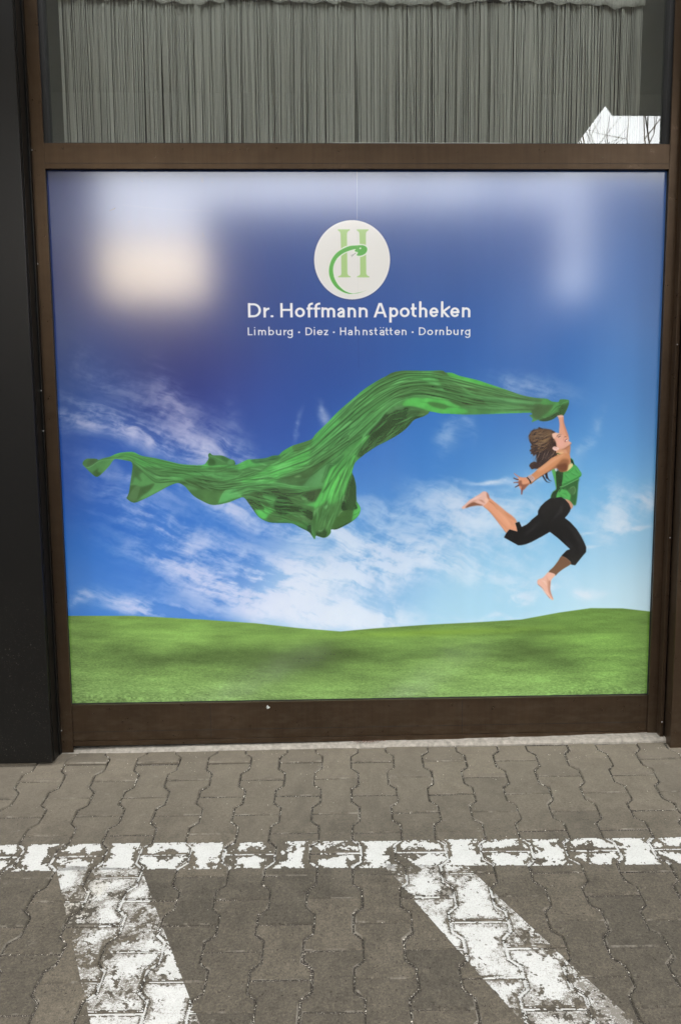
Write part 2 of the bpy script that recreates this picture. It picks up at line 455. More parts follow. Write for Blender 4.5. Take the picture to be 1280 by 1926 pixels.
def draw_poster():
    yy, xx = np.mgrid[0:CH, 0:CW].astype(np.float32)
    sx = xx / PPM + PX0; sz = PZ1 - yy / PPM
    hw = M_PLANE[2, 0] * sx + M_PLANE[2, 1] * sz + M_PLANE[2, 2]
    X = ((M_PLANE[0, 0] * sx + M_PLANE[0, 1] * sz + M_PLANE[0, 2]) / hw).astype(np.float32)
    Y = ((M_PLANE[1, 0] * sx + M_PLANE[1, 1] * sz + M_PLANE[1, 2]) / hw).astype(np.float32)
    # --- blue of the sky: colours blended between measured spots
    spots = [(90, 330, 62, 76, 130), (90, 560, 58, 74, 132), (300, 400, 56, 80, 140), (400, 500, 54, 82, 148), (650, 360, 56, 86, 152),
             (820, 480, 60, 96, 162), (1000, 400, 64, 100, 168), (1230, 340, 76, 108, 170), (1230, 520, 76, 120, 188), (1000, 620, 60, 108, 180), (1220, 700, 76, 134, 204),
             (600, 560, 52, 86, 156), (230, 620, 62, 70, 122), (330, 660, 64, 64, 118), (420, 600, 56, 74, 138), (180, 700, 54, 92, 162), (400, 740, 58, 72, 150),
             (600, 700, 50, 84, 160), (500, 800, 54, 92, 174), (800, 640, 52, 96, 172), (850, 840, 58, 120, 198), (1000, 740, 64, 118, 192),
             (130, 880, 44, 84, 172), (220, 930, 48, 100, 192), (300, 980, 58, 118, 208), (420, 980, 70, 130, 212), (700, 880, 64, 122, 202), (860, 900, 80, 146, 216),
             (1150, 830, 92, 160, 224), (700, 1010, 110, 168, 222), (1000, 1050, 160, 210, 238), (1200, 1000, 150, 204, 238), (1100, 1130, 205, 236, 247),
             (900, 1140, 178, 220, 240), (150, 1050, 62, 126, 212), (150, 1130, 60, 132, 216), (600, 1160, 176, 210, 238), (1215, 1130, 214, 240, 248),
             (320, 1090, 74, 132, 212), (950, 980, 130, 190, 230), (1080, 960, 118, 184, 232)]
    A = np.zeros((CH, CW, 3), np.float32); Wt = np.full((CH, CW), 1e-6, np.float32)
    st = 4
    Xs, Ys = X[::st, ::st], Y[::st, ::st]
    a = np.zeros(Xs.shape + (3,), np.float32); wt = np.full(Xs.shape, 1e-9, np.float32)
    for x, y, r, g, b in spots:
        d = ((Xs - x) ** 2 + (Ys - y) ** 2) / (95.0 ** 2)
        w = np.exp(-d * 0.7) + 0.002 / (1 + d * d)
        a += w[..., None] * np.array([r, g, b], np.float32) / 255; wt += w
    a /= wt[..., None]
    A = np.repeat(np.repeat(a, st, 0), st, 1)[:CH, :CW]
    for c in range(3): A[..., c] = blur(np.ascontiguousarray(A[..., c]), 4)
    img = A
    # --- clouds
    wx = (fbm(X / 90, Y / 90, 11, 4) - .5) * 90; wy = (fbm(X / 90, Y / 90, 23, 4) - .5) * 70
    Xw, Yw = X + wx * .5, Y + wy * .5
    blobs = [(230, 812, 170, 22, 17, 1.0), (330, 800, 120, 40, 20, .34), (180, 775, 90, 14, 30, .34), (330, 770, 22, 80, -25, .3), (390, 850, 60, 22, 15, .6), (260, 730, 130, 26, 28, .13),
             (455, 850, 50, 18, 40, .4), (450, 800, 18, 60, -25, .14), (170, 705, 70, 26, 20, .14), (300, 1000, 150, 34, 42, .5), (400, 1020, 190, 40, 18, .55), (520, 1108, 160, 42, 12, 1.5),
             (380, 1085, 140, 18, 22, .8), (640, 1060, 120, 30, -6, .8), (560, 1145, 150, 26, 6, 1.3), (470, 1125, 120, 14, 12, .8), (250, 1132, 70, 18, 10, 1.0), (310, 1150, 80, 12, 4, .9), (150, 1125, 34, 14, -20, .5),
             (600, 1000, 150, 30, 24, .75), (450, 960, 90, 22, 20, .6), (720, 1010, 120, 40, 20, .7), (900, 1000, 100, 50, 20, .8), (860, 950, 90, 28, 10, .45), (740, 960, 80, 20, 15, .4),
             (690, 1070, 120, 34, -8, 1.3), (690, 1110, 60, 40, 30, .6), (640, 1160, 110, 22, 3, .8), (800, 1080, 90, 26, -10, .45), (930, 907, 60, 5, 1, .9), (1000, 905, 60, 14, -18, .35),
             (1170, 985, 50, 26, -40, .7), (1150, 940, 40, 34, 50, .5), (1228, 945, 30, 22, -30, .8), (1205, 994, 34, 5, -6, .9), (1110, 997, 16, 3, 0, .8), (1118, 1023, 14, 3, 0, .6), (985, 1116, 32, 14, 0, 1.3), (1003, 1132, 14, 8, 0, .9), (1045, 1108, 12, 6, 0, .9), (1108, 1124, 24, 9, 0, .9),
             (940, 1160, 60, 8, 0, .6), (1000, 722, 60, 20, 12, .4), (960, 740, 18, 30, -30, .3), (850, 812, 18, 46, 24, .32), (880, 790, 10, 30, -10, .2), (1110, 810, 12, 46, 20, .22), (1090, 840, 30, 14, -40, .2), (610, 785, 8, 22, -20, .5), (560, 800, 4, 24, 5, .35),
             (1000, 960, 150, 20, 8, .3), (960, 1080, 120, 24, 10, .35), (250, 900, 90, 10, 25, .35), (390, 930, 60, 12, 25, .5)]
    D = np.zeros((CH, CW), np.float32)
    for x, y, rx, ry, an, s in blobs:
        c, sn = math.cos(math.radians(an)), math.sin(math.radians(an))
        u = ((Xw - x) * c + (Yw - y) * sn) / rx; v = (-(Xw - x) * sn + (Yw - y) * c) / ry
        D += s * np.exp(-(u * u + v * v) * 1.1)
    ca, sa = math.cos(math.radians(20)), math.sin(math.radians(20))
    U = Xw * ca + Yw * sa; V = -Xw * sa + Yw * ca
    n1 = fbm(U / 120, V / 26, 41, 6, .6); n2 = fbm(Xw / 40, Yw / 34, 57, 5, .6)
    left = sstep(900, 500, X)
    n3 = fbm(U / 70 + 9, V / 8 + 3, 67, 5, .65)
    n4 = fbm(Xw / 16, Yw / 11, 77, 4, .6)
    nz = (n1 * (0.45 + .2 * left) + n2 * (.55 - .2 * left)) * .66 + n3 * .18 + n4 * .16
    k = np.clip(D * (0.12 + 2.1 * sstep(.35, .69, nz)) * .8, 0, 1.6)
    k = 1 - np.exp(-k * 1.1)
    cc = np.stack([0.88 + .09 * n2, 0.905 + .07 * n2, 0.97 + .02 * n2], -1)
    lav = sstep(700, 300, X)[..., None] * np.array([.0, -.035, .0], np.float32)
    img += ((cc + lav) - img) * (k * .88)[..., None]
    # faint vertical banding of the print
    img *= (1 + .012 * (vnoise(X / 18, X * 0, 71) - .5))[..., None]
    # --- meadow
    hx = [100, 130, 250, 380, 480, 560, 640, 700, 800, 900, 980, 1050, 1110, 1170, 1222, 1260]
    hy = [1158, 1158, 1158, 1165, 1172, 1181, 1187.5, 1182, 1175, 1170, 1165, 1152, 1143.5, 1144, 1150, 1154]
    hz = np.interp(X, hx, hy)
    t = sstep(-.8, .8, Y - hz)
    gd = np.clip((Y - hz) / 150, 0, 1)
    fine = fbm(X / (2.2 + gd * 2), Y / (1.2 + gd * 1.5), 81, 4, .7); mid = fbm(X / 60, Y / 9, 95, 5, .6); big = fbm(X / 160, Y / 40, 99, 3)
    g0 = np.stack([.47 + .04 * gd, .62 + .03 * gd, .30 + .07 * gd], -1)
    br = 1 + (fine - .5) * (.26 + .5 * gd) + (mid - .5) * .34 + (big - .5) * .2
    gcol = g0 * br[..., None]
    yel = np.exp(-(((X - 830) / 170) ** 2 + ((Y - (1189 - (X - 830) * .03)) / 7.0) ** 2)) * 0.8 * sstep(.25, .6, fine * .4 + mid * .6 + .1)
    gcol += (np.array([.60, .76, .27], np.float32) - gcol) * (yel * .75)[..., None]
    hill = sstep(-3, 3, Y - np.interp(X, [100, 640, 700, 820, 980, 1110, 1260], [1100, 1188, 1189, 1195, 1198, 1192, 1190])) * sstep(620, 760, X)
    back = (1 - hill) * sstep(620, 760, X) * sstep(1212, 1196, Y)
    gcol *= (1 - back * .10)[..., None]
    right = sstep(900, 1150, X)[..., None]
    gcol *= 1 - right * np.array([.02, -.01, .06], np.float32)
    shd = [(240, 1228, 70, 22, .42), (380, 1236, 120, 20, .45), (520, 1242, 120, 28, .42), (600, 1238, 80, 24, .3), (700, 1226, 120, 16, .28), (860, 1222, 140, 22, .26), (1000, 1228, 70, 30, .42), (1050, 1244, 50, 18, .3), (480, 1272, 160, 14, .2)]
    s = np.zeros((CH, CW), np.float32)
    for x, y, rx, ry, q in shd:
        s += q * np.exp(-(((Xw - x) / rx) ** 2 + ((Yw - y) / ry) ** 2))
    gcol *= (1 - np.clip(s, 0, .8) * .52)[..., None]
    img += (gcol - img) * t[..., None]
    # --- the flying cloth
    def TA(p): return tile(140, 820, 4.923, p)
    def TB(p): return tile(380, 820, 6.4, p)
    def TC(p): return tile(540, 820, 8.0, p)
    def TD(p): return tile(500, 740, 6.4, p)
    def TE(p): return tile(640, 690, 5.818, p)
    def TF(p): return tile(840, 690, 5.333, p)
    out = TA([(75, 260), (90, 225), (130, 208), (210, 212), (215, 222), (270, 205), (330, 190), (400, 160), (480, 148), (550, 150), (620, 182), (750, 205), (900, 240), (1000, 262), (1180, 270), (1225, 235), (1242, 205), (1238, 172), (1255, 158)]) \
        + TB([(130, 230), (240, 235), (330, 275), (380, 290), (400, 330), (395, 345), (440, 335), (540, 285), (600, 280), (760, 265), (850, 235), (920, 230), (960, 190), (1040, 140), (1110, 105)]) \
        + TD([(340, 620), (500, 570), (560, 540), (600, 485), (740, 350), (880, 205), (1120, 0)]) + TE([(200, 290), (300, 215), (430, 135), (500, 100), (560, 65), (660, 42), (800, 40), (960, 42), (1110, 38), (1150, 60), (1220, 65)]) \
        + TF([(130, 90), (300, 130), (450, 180), (600, 230), (760, 285), (900, 310), (1000, 318), (1050, 345), (1118, 350), (1135, 325), (1210, 328), (1225, 350), (1210, 410), (1165, 490), (1115, 490), (1060, 525), (990, 545), (930, 540), (915, 530), (850, 553), (860, 520), (825, 485), (850, 478), (835, 460), (640, 465), (420, 472), (200, 478), (0, 468)]) \
        + TE([(1100, 510), (980, 487), (960, 510), (900, 545), (810, 575), (750, 640), (700, 690), (600, 760), (480, 825), (400, 865), (300, 930)]) \
        + TC([(1130, 300), (1020, 400), (985, 500), (975, 550), (1010, 640), (1035, 760), (1040, 960), (1060, 1010), (1100, 1080), (1095, 1140), (1060, 1210), (980, 1280), (880, 1340), (740, 1405), (660, 1405), (655, 1450), (620, 1500), (560, 1532), (480, 1515), (430, 1500), (412, 1555), (370, 1500), (320, 1440), (200, 1380), (100, 1325)]) \
        + TB([(1030, 1048), (860, 1045), (780, 1030), (700, 990), (650, 940), (610, 880), (560, 810), (500, 740), (430, 755), (330, 795), (200, 825), (100, 825)]) \
        + TA([(1180, 600), (1110, 560), (1060, 510), (1020, 465), (960, 435), (880, 460), (740, 535), (640, 585), (550, 618), (485, 580), (490, 560), (505, 520), (515, 450), (530, 350), (535, 250), (470, 225), (380, 212), (350, 235), (320, 280), (240, 360), (200, 378), (150, 340), (100, 290)])
    oc = cv(smooth_poly(out, 3))
    y0, x0, m = fill_mask(oc, 0)
    CL = np.zeros((CH, CW), np.float32); CL[y0:y0 + m.shape[0], x0:x0 + m.shape[1]] = m
    BR, MD, DM, DK, BK, PL = (98, 198, 98), (86, 158, 84), (76, 120, 68), (58, 82, 48), (40, 56, 38), (140, 214, 146)
    paint(img, (y0, x0, m), srgb((84, 142, 80)))
    def r(p, c, s=0.0, al=1.0, cu=True): poly(img, p, c, s, al, CL, cu)
    def l(p, a, b, c, s=0.0, al=1.0, mid=None): stroke(img, p, a, b, c, s, al, CL, mid)
    # left tail
    r(TA([(75, 260), (95, 222), (130, 208), (210, 212), (215, 240), (170, 270), (120, 295)]), DM)
    r(TA([(112, 250), (140, 218), (205, 215), (205, 245), (150, 282), (120, 285)]), (70, 92, 62), 1)
    r(TA([(120, 295), (215, 245), (350, 212), (350, 240), (240, 360), (190, 375), (140, 330)]), (90, 146, 86), 1)
    r(TA([(170, 335), (225, 300), (215, 330), (250, 345), (200, 378)]), (60, 92, 52), 1)
    l(TA([(78, 262), (110, 292), (160, 278), (215, 240), (300, 218), (390, 205)]), 1.2, 1.2, PL, 0, .9)
    r(TA([(230, 222), (330, 188), (400, 160), (480, 148), (550, 150), (620, 182), (700, 240), (760, 285), (640, 290), (560, 240), (470, 212), (380, 200), (300, 214)]), BR, 1)
    r(TA([(230, 226), (300, 200), (380, 198), (300, 218)]), (60, 90, 56), 1, .8)
    r(TA([(600, 185), (750, 205), (900, 240), (1000, 262), (1280, 272), (1280, 310), (1000, 315), (860, 325), (740, 300), (660, 240)]), (92, 172, 90), 2)
    r(TA([(640, 290), (760, 285), (880, 300), (1050, 292), (1280, 285), (1280, 305), (1000, 345), (860, 380), (790, 385), (700, 340)]), (76, 116, 70), 1.5)
    l(TA([(700, 330), (800, 382), (870, 375), (960, 345), (1100, 330), (1280, 320)]), 1.2, 2, (50, 70, 44), .6, .9)
    r(TA([(880, 375), (1000, 350), (1280, 330), (1280, 380), (1100, 372), (960, 400)]), (100, 176, 102), 2, .8)
    l(TA([(570, 265), (660, 320), (720, 340), (790, 380)]), 1, 1, PL, 0, .8)
    l(TA([(620, 288), (700, 286), (790, 300)]), 1, 1, (110, 180, 110), .8, .8)
    # corner flap
    r(TA([(535, 222), (600, 285), (700, 335), (800, 385), (960, 395), (960, 435), (740, 535), (640, 585), (550, 618), (485, 580), (515, 450), (530, 350)]), (92, 148, 88), 0)
    r(TA([(535, 222), (600, 285), (640, 320), (600, 360), (620, 420), (560, 380), (540, 430), (515, 440), (530, 350)]), (66, 96, 60), 2)
    r(TA([(515, 460), (560, 455), (600, 470), (660, 462), (740, 440), (700, 500), (600, 580), (550, 618), (485, 580), (500, 500)]), (60, 84, 50), 1)
    r(TA([(560, 470), (605, 470), (590, 540), (570, 600), (520, 600), (500, 560)]), (84, 112, 74), 1)
    r(TA([(620, 560), (740, 500), (800, 500), (650, 582)]), (100, 160, 96), 2)
    l(TA([(960, 437), (880, 462), (740, 537), (640, 587), (550, 618)]), 1.5, 1.5, (34, 54, 40), .6, .8)
    l(TA([(75, 262), (100, 292), (150, 342), (200, 378), (245, 358)]), 1.6, 1.2, (34, 60, 44), .6, .7)
    # middle band
    r(TA([(960, 435), (1050, 395), (1180, 368), (1280, 372), (1280, 495), (1160, 490), (1060, 455)]), (64, 84, 54), 1.5)
    r(TA([(1020, 455), (1130, 485), (1120, 525), (1060, 505)]), (96, 140, 90), .8)
    r(TA([(1060, 505), (1130, 500), (1280, 498), (1280, 632), (1180, 600), (1110, 560)]), (76, 110, 66), 1)
    r(TB([(0, 480), (120, 500), (300, 560), (500, 565), (640, 560), (400, 610), (300, 640), (0, 650)]), (60, 78, 52), 2)
    r(TB([(0, 650), (150, 645), (290, 640), (240, 690), (205, 780), (205, 825), (100, 825), (0, 775)]), (78, 112, 66), 0)
    r(TB([(0, 430), (180, 440), (360, 470), (480, 520), (480, 560), (300, 545), (130, 500), (0, 480)]), (88, 146, 86), 2)
    r(TB([(0, 395), (130, 400), (250, 390), (420, 400), (430, 460), (300, 440), (150, 430), (0, 425)]), (78, 116, 72), 1.5)
    r(TB([(0, 345), (70, 330), (200, 352), (400, 348), (440, 335), (540, 285), (600, 283), (640, 325), (780, 320), (900, 290), (700, 360), (560, 380), (430, 400), (200, 370), (0, 390)]), (96, 190, 98), 2)
    r(TB([(420, 440), (560, 385), (760, 350), (860, 310), (830, 350), (690, 430), (640, 460), (560, 480), (430, 470)]), (80, 124, 74), 1.5)
    l(TB([(420, 472), (560, 490), (640, 462), (730, 410), (860, 320), (1080, 245)]), 3, 1, (56, 84, 50), .8, .9)
    r(TB([(70, 240), (100, 205), (130, 232), (240, 238), (330, 278), (385, 295), (398, 345), (200, 352), (75, 352), (80, 300)]), (72, 112, 68), 0)
    l(TB([(90, 235), (150, 255), (220, 290), (280, 320)]), 1.6, 1, (116, 170, 112), .8, .9)
    r(TB([(90, 270), (160, 300), (150, 350), (75, 352)]), (58, 84, 52), 1)
    r(TB([(240, 240), (330, 278), (300, 310), (240, 285)]), (56, 90, 56), 1)
    r(TB([(320, 290), (380, 290), (375, 340), (310, 340)]), (96, 152, 96), 1)
    l(TB([(78, 240), (100, 206), (128, 232)]), 2, 2, (40, 66, 50), .6, .8)
    l(TB([(380, 292), (400, 330), (390, 345)]), 2.4, 2, (40, 66, 54), .6, .8)
    r(TB([(590, 285), (760, 268), (850, 238), (920, 232), (930, 250), (840, 300), (700, 330), (620, 325)]), (60, 104, 68), 1)
    l(TB([(640, 300), (740, 290), (820, 265)]), 1.5, 1, (110, 180, 108), .8, .8)
    # broad bright sweep
    r(TB([(470, 560), (560, 490), (650, 462), (740, 410), (870, 322), (1090, 240), (1280, 110), (1280, 360), (1180, 400), (1060, 440), (960, 500), (860, 555), (700, 552)]), (98, 198, 96), 2.2)
    r(TD([(165, 735), (260, 660), (340, 622), (330, 700), (300, 740), (200, 770)]), (94, 180, 92), 1)
    r(TD([(330, 625), (500, 572), (560, 540), (595, 490), (570, 570), (500, 640), (440, 690), (380, 722), (345, 705), (320, 670)]), (82, 122, 70), .8)
    l(TD([(390, 775), (470, 730), (560, 760), (640, 735), (700, 680)]), 1, 3, (78, 128, 72), 1.6, .8)
    l(TD([(440, 700), (540, 675), (620, 635)]), .6, 1.2, (66, 104, 60), .6, .9)
    l(TD([(0, 880), (120, 820), (200, 800), (320, 765)]), 2.5, 1, (62, 96, 56), .8, .9)
    # arm of the cloth
    r(TD([(600, 490), (880, 205), (1120, 0), (1280, 0), (1280, 80), (1100, 230), (960, 380), (820, 540), (700, 640), (560, 640)]), (92, 178, 92), 2)
    r(TE([(0, 470), (200, 290), (310, 215), (430, 140), (470, 130), (380, 260), (260, 330), (120, 480), (0, 600)]), (92, 172, 90), 3)
    r(TE([(0, 490), (110, 400), (240, 320), (310, 300), (200, 440), (60, 620), (0, 660)]), (80, 124, 74), 3, .8)
    r(TE([(400, 150), (470, 120), (500, 105), (600, 110), (560, 190), (470, 250), (380, 310), (380, 240)]), (78, 124, 70), 2, .9)
    r(TE([(480, 120), (560, 68), (660, 45), (800, 42), (960, 44), (900, 60), (780, 70), (680, 105), (600, 110)]), (72, 96, 58), 1.2)
    r(TE([(560, 200), (680, 110), (780, 72), (900, 62), (980, 80), (900, 120), (790, 135), (700, 150), (600, 260), (480, 340), (300, 500), (200, 640), (100, 760), (0, 900), (0, 780), (180, 560), (300, 400)]), (98, 180, 98), 3, .95)
    r(TE([(900, 60), (990, 78), (1060, 170), (1140, 262), (1060, 235), (960, 170), (880, 130), (820, 130)]), (102, 190, 104), 1.2)
    r(TE([(520, 350), (620, 230), (700, 150), (800, 130), (900, 150), (1000, 200), (1120, 265), (1280, 330), (1280, 400), (1180, 370), (1060, 330), (900, 300), (800, 305), (700, 340), (600, 360)]), (66, 88, 54), 1.6)
    r(TE([(800, 240), (860, 195), (990, 215), (1040, 245), (1010, 310), (900, 300), (860, 265)]), (76, 100, 64), 1)
    r(TE([(790, 250), (860, 262), (920, 305), (820, 300), (720, 335), (750, 300)]), (44, 58, 38), 1)
    l(TE([(800, 240), (870, 245), (940, 280), (1010, 318)]), 1, 1, (40, 54, 36), .6, .9)
    l(TE([(1045, 240), (1020, 280), (1010, 310)]), 1.4, .8, (108, 140, 96), .6, .8)
    r(TE([(980, 66), (1110, 42), (1150, 62), (1280, 165), (1280, 250), (1240, 245), (1140, 140), (1060, 90)]), (70, 92, 56), 1.2)
    l(TE([(900, 60), (1000, 68), (1100, 130), (1180, 190), (1235, 245)]), 1.6, 1, (116, 168, 108), .6, .8)
    l(TE([(990, 66), (1100, 80), (1190, 140), (1280, 190)]), 1.2, 1.6, (110, 156, 104), .6, .8)
    r(TE([(1060, 100), (1140, 150), (1230, 245), (1280, 300), (1280, 340), (1150, 270), (1090, 180)]), (62, 82, 50), 1.4)
    l(TE([(960, 130), (1050, 190), (1140, 262)]), .8, 1.6, (150, 206, 150), .6, .7)
    # fold lines along the arm
    for q in ([(20, 640), (120, 500), (260, 340), (400, 230), (540, 170)], [(60, 740), (200, 560), (340, 400), (460, 300), (620, 200)], [(10, 800), (150, 640), (250, 500), (400, 380)]):
        l(TE(q), 1, 2.4, (66, 104, 60), 1.4, .8, mid=3.4)
    for q in ([(230, 470), (300, 360), (360, 290)], [(370, 390), (430, 330), (520, 260), (640, 190)], [(200, 610), (330, 520), (480, 400), (640, 340)]):
        l(TE(q), .6, .8, (118, 190, 116), .7, .8, mid=1.8)
    r(TE([(400, 440), (480, 360), (600, 345), (680, 335), (600, 400), (520, 450), (440, 520), (330, 620), (240, 720), (300, 600)]), (88, 158, 86), 1.4, .9)
    l(TE([(0, 890), (100, 810), (220, 730), (330, 640), (390, 590)]), 3, 3.2, (58, 84, 52), 1.0, .9)
    # dark underside
    r(TE([(500, 500), (620, 440), (700, 440), (760, 430), (900, 465), (980, 487), (960, 510), (900, 545), (810, 575), (750, 640), (700, 690), (600, 760), (480, 825), (400, 865), (300, 930), (245, 975), (180, 980), (240, 830), (330, 700), (430, 590)]), (50, 68, 44), 0)
    r(TE([(530, 500), (640, 470), (750, 440), (720, 560), (600, 660), (430, 760), (300, 830), (400, 650)]), (40, 54, 36), 3, .8)
    r(TE([(760, 440), (850, 450), (900, 470), (860, 520), (790, 550), (725, 570)]), (68, 92, 60), 1)
    r(TE([(900, 470), (980, 487), (900, 540), (850, 520)]), (92, 116, 70), 1)
    l(TE([(850, 520), (900, 530), (960, 490)]), 1, .8, (50, 70, 44), 0, .9)
    l(TE([(680, 650), (760, 590), (830, 555)]), 2, 1, (70, 88, 58), 1.4, .7)
    r(TE([(500, 520), (540, 460), (620, 420), (700, 420), (640, 450), (560, 500)]), (88, 130, 82), 1.4)
    r(TE([(600, 430), (690, 430), (680, 460), (610, 465)]), (100, 140, 96), 1, .8)
    # bright lip under the arm
    r(TE([(680, 420), (720, 360), (800, 338), (900, 345), (1020, 332), (1120, 345), (1220, 400), (1280, 440), (1280, 515), (1100, 510), (980, 485), (860, 440), (760, 425)]), (96, 196, 92), .8)
    r(TE([(950, 385), (1060, 390), (1180, 420), (1280, 442), (1200, 450), (1120, 462), (1000, 430)]), (70, 108, 60), 1)
    l(TE([(880, 385), (930, 390), (990, 405)]), .6, 1, (60, 90, 50), .6, .8)
    l(TE([(240, 780), (300, 700), (420, 580), (500, 480), (600, 400), (700, 350), (800, 305), (880, 305), (1020, 350)]), 3.4, .8, (122, 204, 122), .6, .95, mid=2.6)
    l(TE([(210, 860), (260, 770), (400, 620), (480, 520)]), .8, .8, (34, 48, 34), .4, .9)
    # right part, held by the hand
    r(TF([(0, 60), (60, 60), (130, 90), (300, 130), (450, 180), (600, 230), (640, 250), (500, 215), (300, 180), (160, 140), (60, 120)]), (92, 196, 86), .6)
    r(TF([(0, 100), (60, 120), (160, 145), (300, 180), (520, 218), (700, 268), (950, 330), (940, 350), (700, 325), (450, 300), (300, 285), (140, 190)]), (82, 110, 68), 1)
    l(TF([(200, 215), (330, 245), (450, 285), (560, 305)]), 2, 1, (56, 70, 44), 1, .8)
    l(TF([(140, 150), (260, 190), (420, 235), (640, 290), (940, 345)]), 1, 1, (62, 84, 52), .8, .7)
    r(TF([(300, 285), (450, 300), (700, 328), (940, 350), (900, 370), (700, 378), (560, 372), (480, 345), (340, 315)]), (100, 160, 100), 1)
    r(TF([(480, 350), (620, 375), (860, 385), (860, 440), (700, 440), (560, 410), (400, 340)]), (78, 104, 66), 1.2)
    r(TF([(0, 110), (130, 190), (230, 290), (330, 330), (470, 400), (600, 430), (400, 425), (200, 400), (130, 390), (0, 330)]), (66, 86, 54), 1.6)
    r(TF([(90, 205), (150, 260), (240, 290), (320, 315), (200, 325), (170, 300)]), (96, 150, 92), 1)
    l(TF([(0, 105), (90, 160), (200, 240), (320, 310), (400, 365), (500, 400), (630, 415)]), 1.4, 1, (122, 178, 116), .6, .85)
    l(TF([(0, 170), (40, 205), (70, 225)]), 1, 1, (120, 170, 116), .5, .7)
    r(TF([(170, 330), (330, 325), (380, 375), (200, 378), (140, 360)]), (70, 76, 52), 1.2)
    r(TF([(140, 395), (300, 385), (450, 395), (640, 430), (560, 440), (400, 425), (200, 420)]), (88, 134, 84), 1)
    r(TF([(0, 330), (60, 365), (140, 405), (0, 385)]), (98, 194, 96), .6)
    r(TF([(0, 410), (120, 412), (200, 435), (205, 458), (120, 470), (0, 466)]), (94, 196, 92), .6)
    r(TF([(420, 472), (560, 452), (700, 440), (850, 440), (840, 460), (640, 467)]), (98, 184, 96), .6)
    l(TF([(200, 437), (420, 470)]), 1.6, 1.6, (80, 130, 76), .6, .8)
    l(TF([(0, 470), (200, 480), (420, 474)]), 1.4, .8, (24, 70, 70), .5, .6)
    l(TF([(300, 425), (500, 430), (700, 436)]), .8, .8, (50, 70, 44), .6, .8)
    r(TF([(860, 385), (950, 372), (1060, 372), (1040, 430), (960, 490), (900, 530), (850, 470)]), (76, 96, 62), .6)
    r(TF([(945, 350), (1000, 322), (1050, 348), (1110, 358), (1070, 375), (960, 378)]), (88, 156, 84), .6)
    r(TF([(1040, 450), (1080, 380), (1120, 352), (1115, 400), (1060, 455)]), (100, 172, 98), .6)
    r(TF([(1120, 355), (1135, 328), (1210, 330), (1222, 352), (1190, 372), (1150, 380)]), (74, 120, 70), .6)
    r(TF([(1140, 380), (1190, 372), (1222, 360), (1208, 410), (1165, 488), (1115, 490), (1120, 430)]), (56, 78, 46), .6)
    l(TF([(1125, 410), (1160, 365), (1215, 345)]), 1.6, 1, (110, 180, 106), .4, .9)
    l(TF([(1045, 455), (1100, 400), (1150, 385)]), 1, 1, (38, 60, 36), .4, .9)
    r(TF([(920, 535), (1000, 505), (1120, 450), (1115, 490), (1060, 525), (990, 545)]), (52, 64, 42), .5)
    l(TF([(940, 520), (1020, 495), (1100, 450)]), 1.4, 1, (96, 122, 84), .6, .8)
    r(TF([(840, 485), (870, 520), (915, 528), (850, 553)]), (98, 166, 96), .4)
    r(TF([(955, 490), (975, 503), (1010, 488), (975, 515)]), (120, 190, 116), .3, .9)
    # hanging folds in the middle
    r(TB([(860, 555), (960, 500), (1060, 440), (1180, 400), (1280, 350), (1280, 620), (1200, 610), (1060, 585), (960, 565)]), (78, 112, 72), 1.5)
    r(TD([(160, 1020), (340, 930), (500, 870), (560, 820), (700, 740), (800, 640), (960, 500), (1160, 460), (960, 620), (820, 730), (720, 830), (600, 930), (480, 1024)]), (66, 90, 56), 2)
    r(TD([(820, 540), (960, 430), (1160, 300), (1280, 180), (1280, 330), (1160, 460), (1000, 560), (900, 620), (820, 700), (760, 660)]), (86, 148, 84), 2.4, .7)
    l(TD([(820, 720), (900, 600), (1000, 520), (1160, 460), (1280, 350)]), 1, 3, (92, 160, 88), .8, .9)
    l(TD([(780, 700), (900, 560), (980, 520)]), 3, 1, (60, 70, 46), 1, .8)
    l(TD([(500, 1024), (620, 930), (740, 840), (860, 760), (980, 640), (1160, 520)]), 1.6, 1.6, (42, 60, 40), .5, .9)
    r(TC([(230, 755), (300, 660), (400, 590), (520, 480), (600, 430), (560, 620), (520, 690), (560, 735), (400, 770)]), (92, 146, 92), 1)
    r(TC([(600, 440), (700, 400), (780, 330), (860, 280), (800, 380), (680, 470), (640, 520), (610, 600), (560, 660), (520, 690)]), (58, 96, 58), 1)
    l(TC([(530, 680), (570, 580), (620, 440), (700, 425)]), 1, 1, (120, 170, 116), .5, .8)
    l(TC([(660, 400), (720, 340), (800, 290)]), 1, .6, (160, 190, 150), .4, .7)
    r(TC([(100, 620), (160, 595), (215, 605), (160, 622)]), (124, 170, 110), 1)
    r(TC([(0, 680), (120, 640), (260, 650), (330, 620), (240, 740), (120, 750), (0, 730)]), (70, 98, 62), 1.4)
    l(TC([(0, 700), (160, 680), (300, 640), (460, 540)]), 1.6, 1, (90, 130, 84), 1, .7)
    l(TC([(0, 745), (120, 765), (240, 768), (400, 765), (560, 738)]), 2.4, 1.2, (116, 184, 116), .8, .9)
    r(TC([(0, 750), (230, 775), (540, 745), (500, 800), (380, 830), (240, 830), (100, 820), (0, 810)]), (84, 136, 82), 1.6)
    r(TC([(0, 830), (120, 840), (300, 830), (520, 790), (480, 880), (430, 980), (340, 990), (240, 940), (200, 905), (0, 920)]), (60, 68, 48), 1.4)
    # lower bell
    r(TB([(205, 825), (205, 780), (250, 690), (330, 635), (430, 605), (560, 570), (700, 562), (900, 568), (1050, 595), (1280, 620), (1280, 660), (1180, 650), (1000, 632), (800, 628), (720, 660), (560, 690), (470, 720), (430, 755), (330, 795)]), (88, 148, 86), 1)
    r(TB([(205, 815), (215, 760), (260, 690), (330, 640), (400, 622), (430, 680), (470, 715), (330, 770)]), (100, 176, 104), 1)
